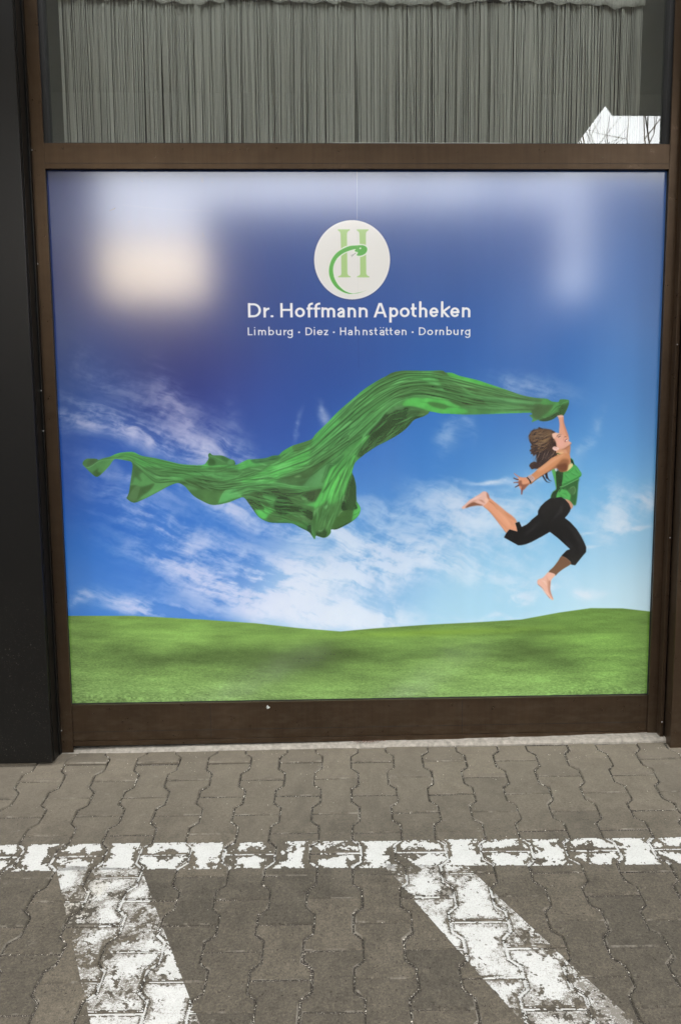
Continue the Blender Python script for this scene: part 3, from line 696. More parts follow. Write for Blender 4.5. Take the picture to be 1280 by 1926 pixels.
    l(TB([(205, 800), (260, 680), (330, 634), (500, 582), (700, 560), (900, 566), (1100, 602), (1280, 616)]), 1.2, 1.4, (122, 204, 122), .5, .9)
    l(TB([(205, 818), (330, 780), (430, 745), (500, 735)]), 1.6, 2, (52, 78, 48), .8, .9)
    r(TB([(700, 660), (800, 630), (940, 628), (1100, 655), (1280, 700), (1280, 760), (1180, 720), (1030, 745), (920, 740), (860, 720), (770, 700)]), (54, 66, 46), 1.4)
    r(TB([(470, 720), (560, 690), (680, 668), (770, 720), (800, 790), (860, 850), (940, 920), (960, 970), (860, 930), (760, 890), (610, 880), (560, 810), (500, 740)]), (58, 72, 48), 1)
    r(TB([(725, 708), (840, 745), (915, 760), (890, 845), (820, 830), (780, 790)]), (92, 156, 90), .5)
    r(TB([(695, 790), (760, 850), (840, 870), (885, 905), (860, 925), (800, 940), (765, 990), (700, 985), (650, 930), (635, 890), (750, 885)]), (104, 210, 102), .5)
    l(TB([(725, 895), (755, 915)]), 2, 1, (56, 90, 50), .3, .9)
    r(TB([(905, 740), (1030, 740), (1060, 800), (1200, 870), (1280, 930), (1280, 990), (1180, 930), (1060, 915), (1000, 955), (930, 930), (860, 850)]), (42, 52, 38), .8)
    r(TB([(1030, 742), (1190, 725), (1280, 780), (1280, 890), (1150, 850), (1060, 790)]), (82, 116, 74), .8)
    r(TB([(1100, 750), (1160, 770), (1180, 800), (1130, 790)]), (120, 160, 108), .6)
    r(TB([(780, 1000), (820, 940), (880, 905), (960, 970), (1040, 950), (1100, 920), (1180, 925), (1220, 1030), (1100, 1010), (980, 1000), (900, 1030), (800, 1020)]), (78, 104, 66), .8)
    l(TB([(830, 870), (900, 940), (980, 980), (1060, 1000), (1180, 1030), (1280, 1090)]), 1.2, 2, (44, 60, 38), .6, .9)
    l(TB([(560, 815), (620, 890), (680, 975), (760, 1025), (860, 1042), (1030, 1046), (1150, 1085), (1280, 1148)]), 1.5, 2.5, (30, 46, 36), .8, .85)
    r(TC([(200, 1160), (370, 1270), (350, 1340), (290, 1300), (240, 1290)]), (92, 126, 82), .5)
    r(TC([(0, 940), (100, 1000), (250, 1080), (400, 1150), (370, 1270), (250, 1190), (180, 1140), (60, 1150), (0, 1170)]), (46, 56, 38), 1)
    r(TC([(60, 940), (200, 905), (260, 960), (330, 1000), (230, 1020), (410, 1060), (390, 1140), (250, 1080), (110, 1010)]), (78, 108, 68), .8)
    r(TC([(220, 1020), (330, 1020), (440, 990), (410, 1062), (300, 1040)]), (98, 186, 98), .6)
    l(TC([(0, 1250), (150, 1280), (280, 1350), (350, 1420)]), 2, 1, (84, 98, 60), 1, .7)
    # bright hanging tongue
    r(TC([(440, 960), (520, 820), (600, 620), (660, 490), (780, 400), (900, 270), (1000, 190), (1110, 60), (1190, 0), (1240, 0), (1120, 150), (1070, 220), (1030, 300), (1010, 400), (975, 560), (920, 700), (850, 860), (780, 950), (640, 1020), (520, 1060), (420, 1100), (405, 1060)]), (98, 200, 96), .6)
    r(TC([(880, 420), (960, 350), (1040, 250), (1080, 200), (1030, 300), (1010, 400), (980, 540), (930, 690), (860, 840), (800, 920), (700, 980), (640, 940), (700, 800), (650, 700), (740, 560)]), (104, 206, 98), 2)
    l(TC([(530, 855), (620, 740), (720, 600), (840, 460), (980, 310), (1080, 200)]), 2.2, .8, (52, 110, 54), .5, .95, mid=2.6)
    r(TC([(530, 850), (600, 740), (700, 620), (660, 700), (600, 790)]), (50, 92, 48), .5)
    l(TC([(1060, 210), (1110, 120), (1150, 50), (1190, 0)]), 1, 1, (220, 230, 205), .3, .8)
    l(TC([(1020, 290), (1060, 215), (1120, 110)]), 1.6, 1, (30, 44, 32), .4, .9)
    r(TC([(395, 1220), (420, 1100), (520, 1030), (600, 960), (640, 1010), (760, 960), (830, 950), (840, 1010), (800, 1130), (700, 1300), (660, 1400), (655, 1450), (620, 1500), (560, 1532), (480, 1515), (430, 1500), (400, 1480), (370, 1300)]), (74, 110, 64), 2)
    r(TC([(560, 1000), (590, 920), (640, 850), (680, 800), (650, 880), (610, 960)]), (80, 150, 78), 1.6, .8)
    r(TC([(620, 960), (720, 900), (820, 820), (830, 940), (740, 990), (640, 1040)]), (88, 170, 84), 3, .8)
    r(TC([(395, 1220), (400, 1130), (480, 1070), (440, 1150)]), (120, 180, 112), .6)
    r(TC([(550, 1060), (610, 1040), (590, 1090), (560, 1100)]), (130, 196, 130), 1, .9)
    r(TC([(430, 1440), (500, 1440), (560, 1380), (600, 1460), (560, 1530), (480, 1515), (430, 1500)]), (52, 70, 44), 1)
    l(TC([(470, 1425), (510, 1430), (550, 1390)]), 3, 1, (140, 190, 134), .5, .9)
    r(TC([(430, 1290), (560, 1240), (660, 1300), (640, 1420), (560, 1380), (440, 1420)]), (86, 118, 74), 4, .5)
    r(TC([(320, 1330), (365, 1330), (375, 1480), (412, 1555), (370, 1500), (300, 1420)]), (44, 62, 44), .6)
    l(TC([(300, 1345), (360, 1335), (375, 1460)]), 1.2, 1, (130, 176, 124), .4, .8)
    # right end of the bell
    r(TC([(975, 555), (1010, 640), (1035, 760), (1040, 960), (1020, 1080), (980, 1130), (870, 1140), (880, 980), (850, 940), (900, 760)]), (50, 68, 42), .6)
    l(TC([(960, 640), (930, 800), (900, 960)]), 1, 1.4, (96, 124, 88), .8, .7)
    l(TC([(840, 980), (860, 860), (920, 700), (975, 570)]), 1, 1, (34, 50, 34), .4, .9)
    r(TC([(830, 1000), (870, 980), (890, 1140), (840, 1130), (810, 1090)]), (34, 40, 30), .6)
    l(TC([(830, 980), (860, 890)]), 1, 1, (200, 220, 180), .3, .7)
    r(TC([(820, 1130), (990, 1130), (975, 1280), (880, 1340), (740, 1405), (660, 1405), (700, 1290)]), (64, 90, 50), 1)
    r(TC([(660, 1400), (760, 1380), (900, 1310), (975, 1275), (880, 1342), (740, 1405)]), (38, 54, 38), 1)
    l(TC([(765, 1210), (800, 1150), (830, 1130)]), 1, 2, (140, 170, 120), .4, .8)
    r(TC([(1040, 1010), (1100, 1080), (1095, 1140), (1060, 1210), (975, 1280), (985, 1200), (1000, 1120), (1060, 1090)]), (96, 188, 94), .5)
    l(TC([(985, 1195), (1050, 1165), (1090, 1130)]), 1.4, 1, (44, 110, 50), .4, .9)
    r(TC([(1025, 1020), (1055, 1080), (1020, 1105)]), (26, 40, 28), .3)
    l(TC([(1098, 1140), (1060, 1212), (975, 1284)]), 1.4, 1.2, (26, 56, 40), .5, .8)
    # the photographic print is softer than cut shapes: blend neighbouring tones, lift towards the cloth's own green
    y0, y1, x0, x1 = int(oc[:, 1].min()) - 4, int(oc[:, 1].max()) + 4, int(oc[:, 0].min()) - 4, int(oc[:, 0].max()) + 4
    reg = img[y0:y1, x0:x1]; mk = CL[y0:y1, x0:x1]
    den = blur(mk, 3) + 1e-4
    soft3 = np.stack([blur(np.ascontiguousarray(reg[..., c] * mk), 3) / den for c in range(3)], -1)
    den1 = blur(mk, 9) + 1e-4
    soft9 = np.stack([blur(np.ascontiguousarray(reg[..., c] * mk), 9) / den1 for c in range(3)], -1)
    mixd = reg * .46 + soft3 * .34 + soft9 * .20
    mixd = mixd * .82 + srgb((84, 166, 84)) * .18
    fold = fbm(X[y0:y1, x0:x1] / 26 + 3, Y[y0:y1, x0:x1] / 26, 141, 4, .6) - .5
    mixd = mixd * (1 + fold * .30)[..., None]
    reg += (mixd - reg) * mk[..., None]
    # fine creases following the cloth
    top = np.array(TB([(600, 300), (920, 260), (1110, 130)]) + TD([(560, 560), (740, 360), (1000, 110)]) + TE([(200, 300), (430, 150), (700, 60), (1000, 60), (1200, 90)]) + TF([(300, 150), (640, 250), (980, 330)]))
    bot = np.array(TB([(480, 560), (700, 550), (900, 540)]) + TD([(480, 940), (720, 800), (980, 620)]) + TE([(80, 850), (300, 640), (560, 400), (800, 320), (1100, 370)]) + TF([(300, 430), (600, 440), (860, 430)]))
    g = np.random.default_rng(5)
    for _ in range(520):
        a0 = g.uniform(0, len(top) - 2.2); ln = g.uniform(.5, 1.7); s0 = g.uniform(.03, .97); s1 = np.clip(s0 + g.normal(0, .09), .02, .98)
        ts = np.linspace(a0, min(a0 + ln, len(top) - 1), 6); ss = np.linspace(s0, s1, 6) + g.normal(0, .008, 6)
        ii = np.arange(len(top))
        P = [(np.interp(q, ii, top[:, 0]) * (1 - w) + np.interp(q, ii, bot[:, 0]) * w, np.interp(q, ii, top[:, 1]) * (1 - w) + np.interp(q, ii, bot[:, 1]) * w) for q, w in zip(ts, ss)]
        c = [(50, 74, 46), (62, 100, 58), (116, 190, 114), (100, 176, 98), (134, 216, 130)][g.integers(5)]
        l(P, .3, .3, c, .6, g.uniform(.3, .75), mid=g.uniform(.5, 2.2))
    t2 = np.array(TA([(230, 215), (480, 160), (760, 210), (1000, 268)]) + TB([(0, 360), (200, 360), (440, 345), (640, 300), (860, 300)]))
    b2 = np.array(TA([(240, 225), (520, 230), (760, 440), (1000, 420)]) + TB([(0, 640), (180, 700), (430, 660), (620, 640), (860, 600)]))
    for tp, bt, cnt in ((t2, b2, 260), (np.array(TB([(250, 680), (560, 575), (860, 570), (1180, 640)]) + TC([(300, 830)])), np.array(TB([(330, 790), (600, 860), (860, 1030), (1150, 1070)]) + TC([(360, 1400)])), 150),
                        (np.array(TC([(1180, 20), (900, 260), (660, 500), (520, 820), (420, 1100), (390, 1400)])), np.array(TC([(1200, 60), (1040, 300), (980, 540), (850, 860), (800, 1100), (640, 1440)])), 150),
                        (np.array(TE([(1000, 480), (760, 450), (540, 520), (330, 720), (220, 900)])), np.array(TE([(960, 520), (800, 570), (640, 740), (400, 860), (240, 960)])), 70)):
        for _ in range(cnt):
            a0 = g.uniform(0, len(tp) - 1.6); ln = g.uniform(.35, 1.3); s0 = g.uniform(.03, .97); s1 = np.clip(s0 + g.normal(0, .12), .02, .98)
            ts = np.linspace(a0, min(a0 + ln, len(tp) - 1), 6); ss = np.linspace(s0, s1, 6) + g.normal(0, .008, 6); ii = np.arange(len(tp))
            P = [(np.interp(q, ii, tp[:, 0]) * (1 - w) + np.interp(q, ii, bt[:, 0]) * w, np.interp(q, ii, tp[:, 1]) * (1 - w) + np.interp(q, ii, bt[:, 1]) * w) for q, w in zip(ts, ss)]
            c = [(44, 66, 42), (62, 100, 58), (112, 190, 110), (84, 146, 80), (132, 212, 130)][g.integers(5)]
            l(P, .3, .3, c, .6, g.uniform(.25, .6), mid=g.uniform(.5, 2.0))
    # long continuous folds: a shadow line with its lit edge beside it
    for tp, bt, cnt, lo, hi in ((top, bot, 40, 3.0, 7.0), (t2, b2, 22, 2.0, 5.0), (np.array(TC([(1180, 20), (900, 260), (660, 500), (520, 820), (420, 1100), (390, 1400)])), np.array(TC([(1200, 60), (1040, 300), (980, 540), (850, 860), (800, 1100), (640, 1440)])), 9, 2.0, 4.0),
                                (np.array(TB([(250, 680), (560, 575), (860, 570), (1180, 640)]) + TC([(300, 830)])), np.array(TB([(330, 790), (600, 860), (860, 1030), (1150, 1070)]) + TC([(360, 1400)])), 12, 1.2, 3.0)):
        ii = np.arange(len(tp))
        for n_ in range(cnt):
            ln = g.uniform(lo, hi); a0 = g.uniform(0, max(.1, len(tp) - 1 - ln)); s0 = (n_ + g.uniform(.1, .9)) / cnt; s1 = np.clip(s0 + g.normal(0, .10), .03, .97)
            ts = np.linspace(a0, min(a0 + ln, len(tp) - 1), 9); ss = np.linspace(s0, s1, 9) + .02 * np.sin(np.linspace(0, 6, 9) + g.uniform(0, 6))
            def at_(off): return [(np.interp(q, ii, tp[:, 0]) * (1 - w - off) + np.interp(q, ii, bt[:, 0]) * (w + off), np.interp(q, ii, tp[:, 1]) * (1 - w - off) + np.interp(q, ii, bt[:, 1]) * (w + off)) for q, w in zip(ts, ss)]
            wd = g.uniform(1.2, 3.2); al_ = g.uniform(.45, .85)
            l(at_(0), .3, .3, (46, 72, 42), .7, al_, mid=wd)
            l(at_(-.022), .3, .3, (126, 214, 120), .6, al_ * .8, mid=wd * .55)
    # --- the running figure
    def TG(p): return tile(980, 770, 10.667, p)
    def TH(p): return tile(860, 870, 9.143, p)
    def TI(p): return tile(980, 900, 8.029, p)
    SK, SD, SP = (226, 160, 122), (150, 98, 66), (238, 190, 170)
    def f(p, c, s=0.0, al=1.0, cu=True): poly(img, p, c, s, al, None, cu)
    def k(p, a, b, c, s=0.0, al=1.0, mid=None): stroke(img, p, a, b, c, s, al, None, mid)
    # raised arm
    f(TG([(730, 125), (835, 120), (852, 260), (890, 380), (940, 520), (950, 620), (860, 640), (760, 520), (765, 300), (745, 180)]), (232, 168, 138), .3)
    f(TG([(830, 130), (852, 260), (890, 380), (940, 520), (925, 560), (860, 400), (825, 240)]), (206, 136, 104), .8, .8)
    f(TG([(726, 122), (835, 120), (832, 150), (740, 150)]), (244, 196, 176), .4)
    # far side hair ends under the arm
    for q, w in (([(420, 1310), (470, 1400), (510, 1450), (580, 1468)], 3.4), ([(500, 1260), (520, 1360), (560, 1420), (612, 1440)], 3.6), ([(480, 1280), (500, 1370), (520, 1400)], 2.6)):
        k(TG(q), w, .5, (40, 36, 44))
    # hair mass
    f(TG([(145, 520), (190, 460), (240, 415), (330, 385), (350, 352), (400, 378), (480, 388), (600, 410), (680, 460), (700, 520), (700, 700), (740, 800), (760, 880), (700, 930), (600, 980), (500, 1060), (420, 1150), (340, 1190), (270, 1185), (200, 1200), (185, 1165), (155, 1135), (190, 1075), (260, 1045), (310, 1050), (300, 900), (245, 940), (225, 900), (185, 890), (200, 850), (160, 815), (205, 800), (180, 740), (210, 720), (160, 640), (150, 570)]), (70, 52, 44), .4)
    f(TG([(150, 560), (200, 460), (330, 390), (480, 395), (600, 420), (620, 500), (560, 600), (520, 700), (430, 740), (340, 720), (260, 660), (180, 600)]), (112, 86, 64), 3)
    f(TG([(300, 880), (420, 820), (540, 820), (600, 900), (520, 1030), (430, 1130), (330, 1160), (310, 1040)]), (48, 38, 38), 2)
    hg = np.random.default_rng(9)
    for i in range(150):
        t0 = hg.uniform(0, 1); y = 400 + 330 * t0
        x0_ = 200 + hg.uniform(-40, 120); x1_ = 600 + hg.uniform(-160, 60) - 60 * t0
        c = [(164, 132, 92), (60, 44, 38), (192, 162, 124), (96, 72, 54), (40, 30, 30)][hg.integers(5)]
        k(TG([(x0_, y + 40 + hg.uniform(-30, 30)), ((x0_ + x1_) / 2, y + 50 + 70 * t0 * hg.uniform(.5, 1.2)), (x1_, y + hg.uniform(-15, 15))]), .2, .2, c, .4, hg.uniform(.4, .85), mid=hg.uniform(.6, 1.4))
    for i in range(60):
        x = hg.uniform(300, 680); y = hg.uniform(760, 900)
        c = [(120, 96, 84), (40, 32, 34), (150, 128, 112), (70, 54, 48)][hg.integers(4)]
        k(TG([(x, y), (x - 40 + hg.uniform(-20, 20), y + 100), (x - 110 + hg.uniform(-60, 40), y + 230)]), .2, .2, c, .4, hg.uniform(.3, .75), mid=hg.uniform(.5, 1.3))
    for i in range(26):
        x = hg.uniform(160, 300)
        k(TG([(x + 160, 1100 + hg.uniform(-60, 40)), (x + 60, 1130), (x - 10, 1120 + hg.uniform(-40, 60))]), .4, .2, [(110, 84, 76), (52, 40, 42)][hg.integers(2)], .3, .6, mid=1)
    for i in range(14):
        y = hg.uniform(660, 920)
        k(TG([(320, y - 90), (250, y - 30), (170 + hg.uniform(0, 50), y)]), 1.5, .2, (58, 46, 46), .3, .9)
    k(TG([(430, 395), (380, 370), (345, 348)]), 1.2, .3, (40, 40, 50))
    for i in range(70):
        an_ = hg.uniform(0, 1); y = 430 + 420 * an_; x = 175 + 60 * math.sin(an_ * 3)
        k(TG([(x + 90, y - 40 + hg.uniform(-20, 20)), (x + 20, y - 10), (x - hg.uniform(5, 45), y + hg.uniform(-25, 45))]), 1.2, .15, [(70, 52, 44), (96, 74, 58), (44, 34, 36), (140, 112, 82)][hg.integers(4)], .3, hg.uniform(.5, .9))
    for i in range(40):
        x = hg.uniform(170, 420)
        k(TG([(x + 60, 1100), (x + 20, 1160 + hg.uniform(-20, 20)), (x - hg.uniform(0, 30), 1190 + hg.uniform(-30, 40))]), 1.1, .15, [(70, 52, 48), (46, 36, 40)][hg.integers(2)], .3, hg.uniform(.4, .8))
    # neck, head, face
    f(TG([(700, 800), (860, 790), (975, 720), (965, 860), (970, 1000), (985, 1090), (900, 1130), (780, 1000), (720, 920)]), (222, 162, 124), .4)
    f(TG([(860, 780), (975, 720), (968, 900), (930, 900), (905, 820)]), (200, 138, 104), 1)
    f(TG([(735, 870), (800, 850), (850, 860), (790, 915), (730, 920)]), (240, 196, 142), 1, .8)
    f(TG([(612, 500), (660, 468), (720, 470), (770, 490), (800, 500), (850, 520), (880, 545), (905, 560), (925, 590), (935, 620), (960, 640), (1000, 665), (1000, 685), (960, 715), (900, 760), (850, 795), (790, 800), (740, 780), (700, 730), (680, 660), (640, 580)]), (236, 178, 154), .3)
    f(TG([(790, 800), (860, 780), (960, 712), (1000, 680), (985, 710), (900, 775), (850, 800)]), (150, 96, 66), .6, .9)
    f(TG([(620, 500), (680, 470), (780, 490), (740, 520), (680, 560), (640, 580)]), (246, 204, 180), 1.4, .8)
    f(TG([(740, 620), (820, 600), (850, 660), (820, 740), (740, 720)]), (242, 180, 162), 2, .7)
    k(TG([(708, 545), (730, 515), (775, 500), (800, 508)]), 1, .4, (70, 46, 40), .2, .95)
    k(TG([(738, 560), (765, 540), (790, 535)]), 1.5, .7, (50, 36, 34), .2, .9)
    k(TG([(745, 572), (775, 565), (792, 548)]), .4, .4, (230, 225, 220), .2, .8)
    k(TG([(850, 560), (880, 545), (900, 555)]), .5, 1.5, (120, 66, 50), .3, .9)
    k(TG([(850, 575), (846, 610), (868, 640)]), .5, .4, (170, 108, 90), .3, .7)
    f(TG([(865, 645), (885, 605), (915, 585), (925, 600), (905, 630), (880, 650)]), (150, 60, 54), .2, .9)
    f(TG([(882, 640), (895, 618), (922, 600), (928, 615), (905, 636)]), (252, 248, 244), .2)
    k(TG([(875, 655), (910, 640), (935, 618)]), .8, .5, (196, 112, 100), .2, .9)
    f(TG([(620, 600), (650, 590), (680, 640), (700, 700), (680, 740), (640, 700), (620, 640)]), (56, 42, 38), .6)
    k(TG([(640, 610), (655, 640), (640, 665)]), 1, .6, (200, 150, 110), .4, .7)
    f(TG([(618, 780), (650, 745), (700, 750), (745, 775), (750, 800), (700, 828), (650, 815)]), (246, 206, 196), .3)
    k(TG([(650, 770), (690, 775), (715, 800)]), .8, .6, (190, 120, 106), .3, .8)
    k(TG([(720, 885), (760, 895), (820, 898)]), 2, .8, (66, 104, 48), .3, .9)
    k(TG([(690, 900), (730, 880), (750, 900)]), 1.6, 1, (40, 56, 30), .3, .9)
    # shirt
    f(TG([(985, 975), (1040, 1020), (1058, 1090), (1120, 1150), (1165, 1220), (1205, 1290), (1195, 1340), (1150, 1390), (1130, 1600)]) + TI([(850, 150), (835, 300), (815, 400), (770, 385), (720, 330), (640, 300), (530, 290), (440, 290), (470, 210), (520, 165)]) + TG([(700, 1600), (690, 1500), (660, 1400), (630, 1300), (610, 1220), (660, 1195), (700, 1250), (850, 1250), (920, 1220), (1030, 1120), (1000, 1080), (965, 1040)]), (72, 158, 78), .3)
    f(TG([(985, 985), (1030, 1030), (1055, 1100), (1040, 1110), (1000, 1060), (970, 1040)]), (30, 52, 34), .4)
    f(TG([(900, 1110), (985, 1090), (1025, 1085), (1030, 1140), (960, 1210), (900, 1235)]), (232, 214, 150), .5)
    f(TG([(690, 1245), (830, 1250), (828, 1400), (805, 1530), (790, 1560), (720, 1600), (700, 1500)]), (44, 74, 42), 1.2)
    f(TI([(530, 40), (612, 30), (600, 120), (570, 200), (530, 285), (450, 290), (470, 210), (525, 165)]), (42, 68, 40), 1.2)
    f(TG([(610, 1220), (650, 1200), (685, 1260), (690, 1400), (700, 1500), (700, 1600), (660, 1420)]), (92, 176, 96), .5)
    f(TG([(845, 1270), (940, 1250), (1050, 1130), (1160, 1230), (1195, 1300), (1080, 1380), (940, 1450), (815, 1500), (840, 1400)]), (84, 174, 90), .8)
    f(TI([(620, 110), (740, 60), (870, 0), (855, 60), (845, 200), (835, 300), (815, 400), (770, 385), (735, 320), (745, 250), (700, 190), (640, 160), (580, 180)]), (54, 104, 56), 1.6)
    f(TI([(530, 285), (545, 210), (600, 150), (640, 170), (700, 190), (740, 255), (720, 320), (660, 290), (610, 265)]), (88, 180, 92), .6)
    f(TI([(700, 180), (760, 120), (810, 130), (825, 200), (790, 250), (740, 230)]), (74, 118, 70), .6)
    k(TI([(730, 150), (790, 120), (815, 180), (790, 235)]), 1, 1, (116, 176, 108), .4, .8)
    k(TI([(575, 130), (650, 110), (750, 60), (860, 5)]), 1.4, 1, (132, 200, 130), .5, .9)
    k(TI([(570, 205), (600, 160), (650, 150)]), 1.5, .6, (34, 60, 36), .3, .9)
    k(TG([(830, 1500), (940, 1460), (1080, 1390), (1190, 1330)]), 1, 1, (44, 100, 50), .4, .8)
    k(TG([(880, 1280), (980, 1250), (1040, 1180)]), .8, .6, (50, 120, 58), .5, .8)
    # waist skin
    f(TI([(640, 310), (720, 330), (775, 395), (770, 440), (730, 470), (690, 380)]), (206, 150, 122), .4)
    # lowered arm, near side
    f(TG([(110, 1370), (200, 1310), (340, 1190), (480, 1080), (600, 980), (740, 910), (860, 880), (960, 900), (985, 1000), (985, 1090), (940, 1110), (925, 1200), (880, 1245), (780, 1245), (715, 1180), (600, 1210), (470, 1290), (370, 1350), (270, 1420), (180, 1500)]), (214, 148, 104), .3)
    f(TG([(470, 1290), (600, 1190), (700, 1120), (820, 1000), (930, 1000), (960, 1060), (920, 1180), (870, 1240), (780, 1245), (715, 1180), (600, 1215)]), (158, 106, 72), 2)
    f(TG([(720, 1120), (900, 1080), (920, 1200), (870, 1242), (780, 1242), (720, 1180)]), (122, 76, 52), 2)
    f(TG([(300, 1230), (480, 1090), (640, 990), (800, 910), (880, 900), (760, 980), (600, 1090), (420, 1220)]), (226, 166, 124), 2)
    k(TG([(180, 1500), (300, 1405), (470, 1295), (600, 1215)]), 1.2, 1.2, (120, 76, 52), .5, .8)
    f(TG([(675, 1195), (700, 1180), (705, 1235), (690, 1240)]), (246, 240, 230), .2)
    # hand
    f(TG([(0, 1375), (110, 1370), (175, 1440), (165, 1495), (110, 1540), (60, 1600), (0, 1620), (-40, 1560), (-60, 1480), (-50, 1420)]), (222, 154, 120), .3)
    for q, a, b, c in (([(1075, 262), (1020, 225), (968, 182)], 2.6, 1.5, (196, 132, 112)), ([(1075, 295), (1010, 285), (958, 262)], 2.8, 1.6, (96, 58, 52)), ([(1080, 330), (1020, 340), (960, 345)], 2.6, 1.5, (140, 84, 72)),
                       ([(1090, 365), (1040, 395), (985, 425)], 2.8, 1.6, (84, 50, 46)), ([(1140, 380), (1110, 460), (1100, 550)], 5.4, 2, (140, 84, 76))):
        k(TH(q), a, b, c, .2)
    f(TH([(1060, 250), (1140, 258), (1200, 255), (1255, 320), (1240, 360), (1180, 420), (1140, 450), (1090, 400), (1050, 370), (1050, 310)]), (224, 158, 122), .4)
    f(TH([(1050, 320), (1100, 310), (1110, 370), (1180, 370), (1240, 350), (1180, 420), (1130, 470), (1100, 420), (1050, 380)]), (140, 88, 70), .8, .9)
    k(TH([(1030, 265), (1070, 290)]), 1.2, 1, (240, 196, 176), .2, .9)
    k(TG([(112, 1362), (165, 1420), (185, 1480)]), 2, 2.4, (26, 22, 26), .2)
    f(TG([(135, 1350), (190, 1315), (270, 1390), (210, 1445)]), (206, 176, 170), .3)
    for q in ([(150, 1350), (190, 1400), (220, 1435)], [(175, 1335), (225, 1380), (245, 1410)], [(160, 1380), (215, 1345)], [(190, 1415), (240, 1365)]):
        k(TG(q), .6, .6, (140, 104, 104), .5, .6)
    # trousers
    f(TI([(440, 295), (530, 290), (600, 280), (660, 315), (720, 385), (745, 450), (735, 490), (700, 545), (655, 595), (740, 660), (830, 760), (900, 870), (950, 970), (978, 1040), (975, 1110), (900, 1200), (812, 1310), (750, 1300), (740, 1250), (680, 1200), (600, 1170), (685, 1085), (735, 1068), (640, 980), (540, 890), (430, 805), (300, 880), (150, 960), (60, 995), (0, 1008)]) +
      TH([(1100, 1422), (1040, 1422), (1000, 1400), (797, 1287), (840, 1210), (892, 1148), (1028, 1186), (1010, 1100), (990, 1040), (1060, 1015), (1100, 1105), (1180, 1070), (1280, 990)]) +
      TI([(120, 650), (250, 545), (250, 490), (290, 420), (360, 350)]), (30, 30, 31), .3, 1, False)
    k(TI([(300, 560), (330, 480), (420, 400)]), 6, 3, (40, 40, 40), 3, .6)
    # rear leg and foot
    f(TH([(440, 745), (520, 640), (545, 600), (640, 680), (720, 750), (840, 850), (930, 910), (990, 970), (1022, 1022), (990, 1040), (1010, 1100), (1028, 1186), (892, 1148), (835, 1210), (740, 1080), (620, 920), (530, 820)]), (232, 164, 128), .3, 1, False)
    f(TH([(640, 690), (840, 850), (980, 960), (1015, 1030), (960, 990), (800, 900), (690, 800)]), (206, 140, 104), 1.6, .8)
    k(TH([(545, 660), (620, 720), (690, 810)]), 1.4, .6, (150, 96, 70), .6, .8)
    k(TH([(440, 750), (540, 830), (640, 950), (830, 1200)]), .9, .9, (180, 116, 88), .4, .8)
    f(TH([(72, 780), (85, 755), (130, 720), (200, 650), (300, 590), (380, 540), (440, 498), (490, 500), (525, 545), (545, 610), (500, 700), (430, 742), (330, 738), (220, 755), (150, 780), (95, 798)]), (232, 186, 170), .3)
    f(TH([(140, 780), (160, 740), (260, 680), (340, 700), (440, 738), (330, 738), (220, 757)]), (128, 82, 60), .7, .9)
    f(TH([(500, 510), (540, 570), (545, 640), (510, 600)]), (168, 110, 86), .7, .9)
    f(TH([(470, 620), (510, 610), (520, 670), (480, 690)]), (244, 196, 170), .8, .8)
    # front leg and foot
    f(TI([(605, 1172), (680, 1200), (740, 1255), (745, 1295), (640, 1360), (560, 1420), (500, 1470), (410, 1415), (480, 1340), (550, 1250)]), (122, 88, 66), .3)
    f(TI([(410, 1415), (512, 1450), (460, 1520), (438, 1580), (435, 1680), (455, 1760), (482, 1820), (470, 1838), (430, 1810), (380, 1750), (320, 1660), (250, 1600), (238, 1560), (255, 1525), (320, 1500), (370, 1450)]), (238, 186, 164), .3)
    f(TI([(410, 1550), (440, 1560), (435, 1680), (460, 1770), (480, 1825), (440, 1770), (405, 1680)]), (186, 128, 104), .8, .8)
    k(TI([(250, 1600), (320, 1660), (380, 1750), (430, 1812)]), .8, .8, (150, 90, 70), .3, .8)
    for q, a0, c, s, al in (([(640, 720), (760, 860), (900, 1080)], 9, (246, 186, 150), 3, .55), ([(560, 640), (700, 790), (860, 960), (960, 1080)], 5, (196, 128, 92), 3, .35), ([(510, 770), (680, 970), (860, 1150)], 3, (190, 124, 90), 2, .5)):
        k(TH(q), a0 * .4, a0 * .5, c, s, al, mid=a0)
    for q, a0 in (([(560, 330), (600, 420), (560, 520), (480, 640)], 9), ([(700, 700), (820, 830), (900, 980), (900, 1100)], 10), ([(300, 640), (160, 760), (40, 860)], 9), ([(640, 900), (740, 1000), (800, 1120)], 6)):
        k(TI(q), a0 * .3, a0 * .3, (56, 55, 54), 4, .55, mid=a0)
    for q, a0 in (([(430, 560), (330, 700), (160, 850)], 5), ([(560, 640), (640, 800), (760, 960)], 5), ([(700, 1100), (780, 1180), (800, 1260)], 3), ([(620, 320), (560, 400), (560, 480)], 4)):
        k(TI(q), a0 * .3, a0 * .3, (8, 8, 9), 2, .8, mid=a0)
    for q in ([(860, 1290), (900, 1340), (960, 1400)], [(980, 1260), (1040, 1300), (1120, 1330)], [(850, 1420), (900, 1440), (960, 1430)], [(1080, 1180), (1110, 1240), (1160, 1290)]):
        k(TG(q), .4, .4, (44, 118, 54), 1, .7, mid=2); k(TG([(x + 12, y - 10) for x, y in q]), .4, .4, (128, 206, 128), 1, .6, mid=1.4)
    for q in ([(600, 220), (660, 230), (700, 270)], [(640, 190), (690, 230)], [(560, 230), (600, 260), (590, 285)], [(780, 280), (790, 330), (780, 370)]):
        k(TI(q), .4, .4, (48, 120, 56), .8, .7, mid=1.6)
    for q, c in (([(300, 1640), (360, 1720), (430, 1790)], (252, 214, 196)), ([(380, 1480), (400, 1560), (395, 1660)], (214, 156, 130)), ([(300, 1540), (350, 1560), (380, 1620)], (250, 206, 188))):
        k(TI(q), .5, .5, c, 1.2, .7, mid=3)
